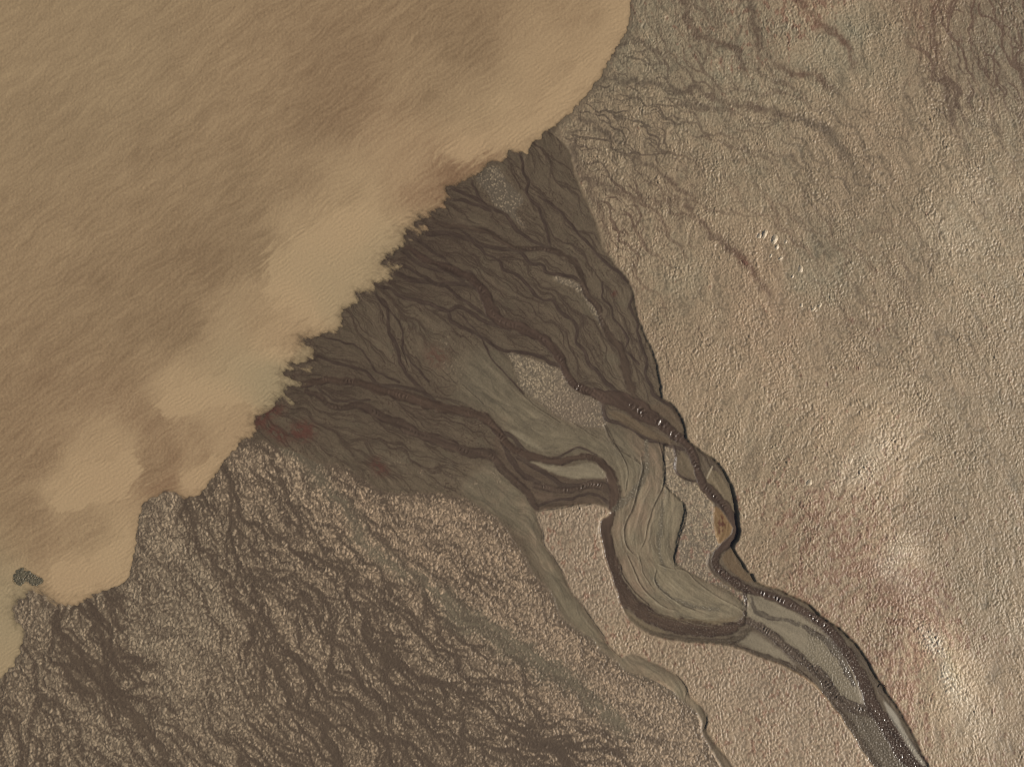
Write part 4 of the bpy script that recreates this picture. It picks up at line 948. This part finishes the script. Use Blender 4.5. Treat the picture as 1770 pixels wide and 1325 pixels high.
rip = np.sin((uy0 + 9 * fbm(X / 60, Y / 60, 411, 3) + 2.0 * perlin(X / 9, Y / 9, 413)) * 2 * np.pi / 7.0)
ripa = sst(.45, .9, sb)
sv = np.clip(sb + stk * (1 - .55 * ripa) + .012 * rip * ripa, -.2, 1.3)
seac = mix(np.broadcast_to(lin((126, 104, 78)), east.shape), lin((168, 143, 109)), np.clip(sv, 0, 1))
nrd = ctrl([(750, 325, 1), (790, 300, 1), (285, 845, 1), (260, 810, .5), (510, 590, .7), (430, 755, .7), (110, 1040, .6), (150, 1030, .6), (480, 665, -1), (500, 690, -1), (520, 610, -.7), (600, 520, -.5), (660, 450, -.5), (30, 1060, -1), (600, 380, 0), (300, 500, 0), (100, 100, -.2), (800, 150, 0), (200, 950, .1), (990, 170, .5)], 14)
seac = mix(seac, seac * np.array([.95, .86, .86], F), np.clip(nrd, 0, 1) * (1 - np.clip(sv, 0, .7)))
seac = mix(seac, lin((136, 126, 98)), np.clip(-nrd, 0, 1) * .5)
seac = seac * (1 + .03 * perlin(X / 3.4, Y / 5, 421))[..., None]
WZs = .010 * rip * ripa * (.6 + perlin(X / 30, Y / 22, 435)) + .005 * perlin(ux / 9, uy / 3.4, 437) + .012 * perlin(ux / 5.2, uy / 3.4, 431) * (1 - .4 * ripa) + .012 * perlin(X / 4 + .5 * WXf, Y / 7, 433) * (1 - .5 * ripa)
op = (1 - np.exp(-np.maximum(-Zs, 0) / (.048 * (.5 + .7 * np.clip(frg, 0, 1.6)) * (1 + .7 * n_fine)))) .astype(F)
darkw = sst(.08, .42, fbm(X / 15 + .5 * WXn, Y / 9 + .3 * WYn, 461, 3)) * np.exp(np.minimum(sd, 0) / 15) * np.clip(frg - .6, 0, 1)
op = np.clip(op * (1 - .62 * darkw), 0, 1)
Q2 = lambda a: ext(a.astype(F))
seaE = Q2(WZs * np.clip(op, .0, 1))
fmw = ((ZE < .02)[:-1, :-1] | (ZE < .02)[1:, 1:] | (ZE < .02)[:-1, 1:] | (ZE < .02)[1:, :-1])
m, nt, N, L = newmat('silty_sea_water')
out = N('ShaderNodeOutputMaterial'); b = N('ShaderNodeBsdfPrincipled'); tr = N('ShaderNodeBsdfTransparent'); mx = N('ShaderNodeMixShader')
t = N('ShaderNodeAttribute'); t.attribute_name = 'tint'; a_ = N('ShaderNodeAttribute'); a_.attribute_name = 'silt'
tc = N('ShaderNodeTexCoord'); n1 = N('ShaderNodeTexNoise'); n1.inputs['Scale'].default_value = 3.2; n1.inputs['Detail'].default_value = 3
L(tc.outputs['Object'], n1.inputs['Vector'])
mr = N('ShaderNodeMapRange'); mr.inputs[1].default_value = .3; mr.inputs[2].default_value = .7; mr.inputs[3].default_value = .95; mr.inputs[4].default_value = 1.05
L(n1.outputs['Fac'], mr.inputs[0])
vm = N('ShaderNodeVectorMath'); vm.operation = 'SCALE'; L(t.outputs['Color'], vm.inputs[0]); L(mr.outputs[0], vm.inputs['Scale'])
L(vm.outputs[0], b.inputs['Base Color']); b.inputs['Roughness'].default_value = .3; b.inputs['IOR'].default_value = 1.33
bp = N('ShaderNodeBump'); bp.inputs['Strength'].default_value = .06; bp.inputs['Distance'].default_value = .1
L(n1.outputs['Fac'], bp.inputs['Height']); L(bp.outputs[0], b.inputs['Normal'])
L(a_.outputs['Fac'], mx.inputs['Fac']); L(tr.outputs[0], mx.inputs[1]); L(b.outputs[0], mx.inputs[2]); L(mx.outputs[0], out.inputs['Surface'])
struct(sheet('water', fmw, seaE, m, {'tint': ext(np.clip(seac, .01, .8).astype(F)), 'silt': Q2(op)}), 'tan silty sea water covering the upper left', 'sea')


# ------------------------------------------------------------------ things
def ground_z(x, y):
    return float(Zs[min(max(int(round((y - Y0) / STEP)), 0), NY - 1), min(max(int(round((x - X0) / STEP)), 0), NX - 1)])


def plain(name, c, rough=.6, var=.12, sc=4., bump=.3):
    m, nt, N, L = newmat(name)
    out = N('ShaderNodeOutputMaterial'); b = N('ShaderNodeBsdfPrincipled'); tc = N('ShaderNodeTexCoord')
    n1 = N('ShaderNodeTexNoise'); n1.inputs['Scale'].default_value = sc; n1.inputs['Detail'].default_value = 4
    L(tc.outputs['Object'], n1.inputs['Vector'])
    cr = N('ShaderNodeValToRGB'); l = lin(c) * ALB
    cr.color_ramp.elements[0].position = .3; cr.color_ramp.elements[0].color = (*(l * (1 - var)), 1)
    cr.color_ramp.elements[1].position = .7; cr.color_ramp.elements[1].color = (*(l * (1 + var)), 1)
    L(n1.outputs['Fac'], cr.inputs[0]); L(cr.outputs[0], b.inputs['Base Color'])
    b.inputs['Roughness'].default_value = rough
    bp = N('ShaderNodeBump'); bp.inputs['Strength'].default_value = bump; bp.inputs['Distance'].default_value = .08
    L(n1.outputs['Fac'], bp.inputs['Height']); L(bp.outputs[0], b.inputs['Normal']); L(b.outputs[0], out.inputs['Surface'])
    return m


PALE = plain('pale_dry_silt', (172, 154, 127), .5, .1, 3.)
SHOAL = plain('dark_shoal_mud', (92, 84, 66), .4, .35, 5., .5)
WEED = plain('red_brown_weed', (98, 66, 48), .7, .45, 6., .8)
WOOD = plain('dark_wet_wood', (46, 38, 32), .5, .2, 10., .3)


def dome(name, x, y, a, b_, rot, h, mat, seed, nr=14, na=36, lump=.18, sharp=1.0):
    """low lumpy mound on the ground, steeper on one flank"""
    V = []; Fc = []
    z0 = ground_z(x, y)
    cr, sr = math.cos(rot), math.sin(rot)
    ang = np.linspace(0, 2 * np.pi, na, endpoint=False)
    for r in np.linspace(1, 0, nr + 1)[:-1]:
        px = a * r * np.cos(ang); py = b_ * r * np.sin(ang)
        k = 1 + lump * perlin(np.cos(ang) * 1.4 + seed * 3.1, np.sin(ang) * 1.4, 500 + seed)
        px = px * k; py = py * k
        hz = h * (1 - r ** 2) ** sharp * (1 + .25 * perlin(px * .25 + seed, py * .25, 520 + seed) - .12 * np.cos(ang) * r)
        for i in range(na):
            u, v = px[i] * cr - py[i] * sr, px[i] * sr + py[i] * cr
            gz = ground_z(x + u, y + v) if r > .95 else z0
            V.append((u * S, -v * S, float(hz[i]) - (.10 if r > .99 else .02)))
    V.append((0, 0, h - .02))
    for k in range(nr - 1):
        for i in range(na):
            Fc.append((k * na + i, k * na + (i + 1) % na, (k + 1) * na + (i + 1) % na, (k + 1) * na + i))
    for i in range(na):
        Fc.append(((nr - 1) * na + i, (nr - 1) * na + (i + 1) % na, nr * na))
    Fc = [f[::-1] for f in Fc]
    me = bpy.data.meshes.new(name); me.from_pydata(V, [], Fc); me.update()
    for p in me.polygons: p.use_smooth = True
    me.materials.append(mat)
    o = bpy.data.objects.new(name, me); COL.objects.link(o)
    o.location = ((x - CX) * S, -(y - CY) * S, z0)
    return o


def tag(o, label, cat, group=None):
    o['label'] = label; o['category'] = cat
    if group: o['group'] = group
    return o


GR = 'pale mud mounds on the eastern flat'
for i, (x, y, a, b_, r, h, lb) in enumerate([
    (1312, 408, 5.5, 3.2, -1.0, .30, 'pale mud mound at the upper left end of the mound row'),
    (1321, 405, 7.5, 3.6, -1.1, .42, 'tall slanting pale mud mound, second from the upper left end of the row'),
    (1338, 414, 7.5, 4.6, -1.2, .45, 'biggest pale mud mound, third from the upper left end of the row'),
    (1342, 427, 5.0, 3.0, -1.2, .30, 'middling pale mud mound just below the biggest mound'),
    (1358, 418, 4.6, 2.6, -1.0, .22, 'faint pale mud mound right of the biggest mound'),
    (1332, 442, 4.0, 2.2, -1.2, .22, 'small narrow pale mud mound left of the row, above the small slanting one'),
    (1348, 447, 4.2, 2.2, -.7, .24, 'small slanting pale mud mound midway down the row'),
    (1383, 466, 6.5, 3.8, -1.4, .28, 'yellowish pale mud mound alone in the middle of the row'),
    (1369, 478, 4.0, 2.2, -1.1, .24, 'small bright mud mound below left of the yellowish mound'),
    (1384, 528, 4.0, 2.3, -1.3, .20, 'small dull mud mound left of the bottom pair of mounds'),
    (1405, 534, 5.0, 2.8, -.8, .26, 'pale mud mound, left one of the bottom pair'),
    (1416, 528, 6.0, 2.8, -1.0, .30, 'slanting pale mud mound, right one of the bottom pair'),
    (1396, 833, 5.5, 3.6, -.9, .30, 'lone rounded pale mud mound on the flat right of the river bend')]):
    tag(dome('mud_mound', x, y, a * 1.25, b_ * 1.35, r, h * .62, PALE, i + 1, sharp=1.5), lb, 'mud mound', GR)

# the little shoal of dark lumps awash in the sea
me = bpy.data.meshes.new('mud_shoal'); V = []; Fc = []
rs = random.Random(4)
OUT = [(24, 1002), (26, 993), (31, 987), (38, 984), (44, 989), (52, 991), (58, 995), (63, 998), (70, 1002), (69, 1008), (62, 1010), (57, 1011), (52, 1008), (45, 1004), (38, 1005), (34, 1010), (31, 1008), (25, 1005)]


def inside(px, py, P):
    c = False
    for (ax, ay), (bx, by) in zip(P, P[1:] + P[:1]):
        if (ay > py) != (by > py) and px < ax + (py - ay) * (bx - ax) / (by - ay): c = not c
    return c


sx, sy = 46.0, 998.0
pts = []
while len(pts) < 62:
    px, py = rs.uniform(22, 72), rs.uniform(982, 1013)
    if inside(px, py, OUT) and all((px - q[0]) ** 2 + (py - q[1]) ** 2 > 6 for q in pts): pts.append((px, py))
for px, py in pts:
    r = rs.choice([1.2, 1.6, 2.2, 3.0, 3.8]) * rs.uniform(.85, 1.15); h = rs.uniform(.03, .10); n0 = len(V); na = 12
    for k, (q, z) in enumerate([(1.25, -.05), (1.0, .0), (.75, .6), (.4, .92)]):
        for i in range(na):
            a = 2 * math.pi * i / na
            jt = 1 + rs.uniform(-.3, .3)
            V.append(((px - sx + r * q * jt * math.cos(a)) * S, -(py - sy + r * q * jt * math.sin(a)) * S, h * z + .015))
    V.append(((px - sx) * S, -(py - sy) * S, h + .015))
    for k in range(3):
        for i in range(na):
            Fc.append((n0 + k * na + (i + 1) % na, n0 + k * na + i, n0 + (k + 1) * na + i, n0 + (k + 1) * na + (i + 1) % na)[::-1])
    for i in range(na): Fc.append((n0 + 3 * na + i, n0 + 3 * na + (i + 1) % na, n0 + 4 * na)[::-1])
me.from_pydata(V, [], Fc); me.update(); me.materials.append(SHOAL)
o = bpy.data.objects.new('mud_shoal', me); COL.objects.link(o); o.location = ((sx - CX) * S, -(sy - CY) * S, .0)
tag(o, 'small dark lumpy shoal rising from the tan water near the lower left shore', 'shoal')

# weed tuft: a ragged low clump
tag(dome('weed_clump', 1287.5, 455.0, 6.5, 4.6, .7, .10, WEED, 31, 16, 64, .75, .7), 'small red brown weed clump left of the pale mud mounds', 'weed clump')

# forked stick lying across the bank
me = bpy.data.meshes.new('stick'); V = []; Fc = []


def limb(P, R):
    n0 = len(V)
    for (x, y, z), r in zip(P, R):
        for i in range(6):
            a = i * math.pi / 3
            V.append((x + r * math.cos(a) * .7, y + r * math.cos(a) * .7, z + r * math.sin(a)))
    for k in range(len(P) - 1):
        for i in range(6):
            Fc.append((n0 + k * 6 + i, n0 + k * 6 + (i + 1) % 6, n0 + k * 6 + 6 + (i + 1) % 6, n0 + k * 6 + 6 + i))
    Fc.append(tuple(n0 + i for i in range(6))[::-1]); Fc.append(tuple(n0 + (len(P) - 1) * 6 + i for i in range(6)))


limb([(-.25, -.3, .02), (0, -.02, .1), (.25, .18, .12), (.36, .36, .1)], [.1, .1, .08, .04])
limb([(.2, .15, .12), (.42, .17, .14)], [.06, .03])
me.from_pydata(V, [], Fc); me.update(); me.materials.append(WOOD)
o = bpy.data.objects.new('stick', me); COL.objects.link(o); o.location = ((1525 - CX) * S, -(1184 - CY) * S, ground_z(1528, 1182) + .03)
tag(o, 'short dark forked stick lying on the edge of the right river bank', 'stick')

# ------------------------------------------------------------------ light, sky, camera
AZ, EL = math.radians(108), math.radians(35)
sv_ = (math.cos(EL) * math.sin(AZ), math.cos(EL) * math.cos(AZ), math.sin(EL))
sun = bpy.data.lights.new('sun', 'SUN'); sun.energy = 4.25; sun.angle = math.radians(.5); sun.color = (1, .95, .87)
so = bpy.data.objects.new('sun', sun); COL.objects.link(so)
from mathutils import Vector
so.rotation_euler = Vector(sv_).to_track_quat('Z', 'Y').to_euler()
so.location = (60, -30, 80)
wd = bpy.data.worlds.new('World'); scene.world = wd; wd.use_nodes = True
nt = wd.node_tree; bg = nt.nodes['Background']
sk = nt.nodes.new('ShaderNodeTexSky'); sk.sky_type = 'NISHITA'; sk.sun_disc = False
sk.sun_elevation = EL; sk.sun_rotation = AZ; sk.dust_density = 2.5
nt.links.new(sk.outputs[0], bg.inputs['Color']); bg.inputs['Strength'].default_value = .07

cam = bpy.data.cameras.new('camera'); co = bpy.data.objects.new('camera', cam); COL.objects.link(co)
HC = 200.0
co.location = (0, 0, HC); co.rotation_euler = (0, 0, 0)
cam.sensor_fit = 'HORIZONTAL'; cam.sensor_width = 36; cam.lens = 36 * (HC - .4) / (1770 * S)
cam.clip_end = 20000; cam.clip_start = 1
scene.camera = co
scene.view_settings.view_transform = 'Standard'; scene.view_settings.look = 'None'; scene.view_settings.exposure = 0
scene.cycles.filter_width = 1.0
scene.cycles.max_bounces = 4; scene.cycles.transparent_max_bounces = 8
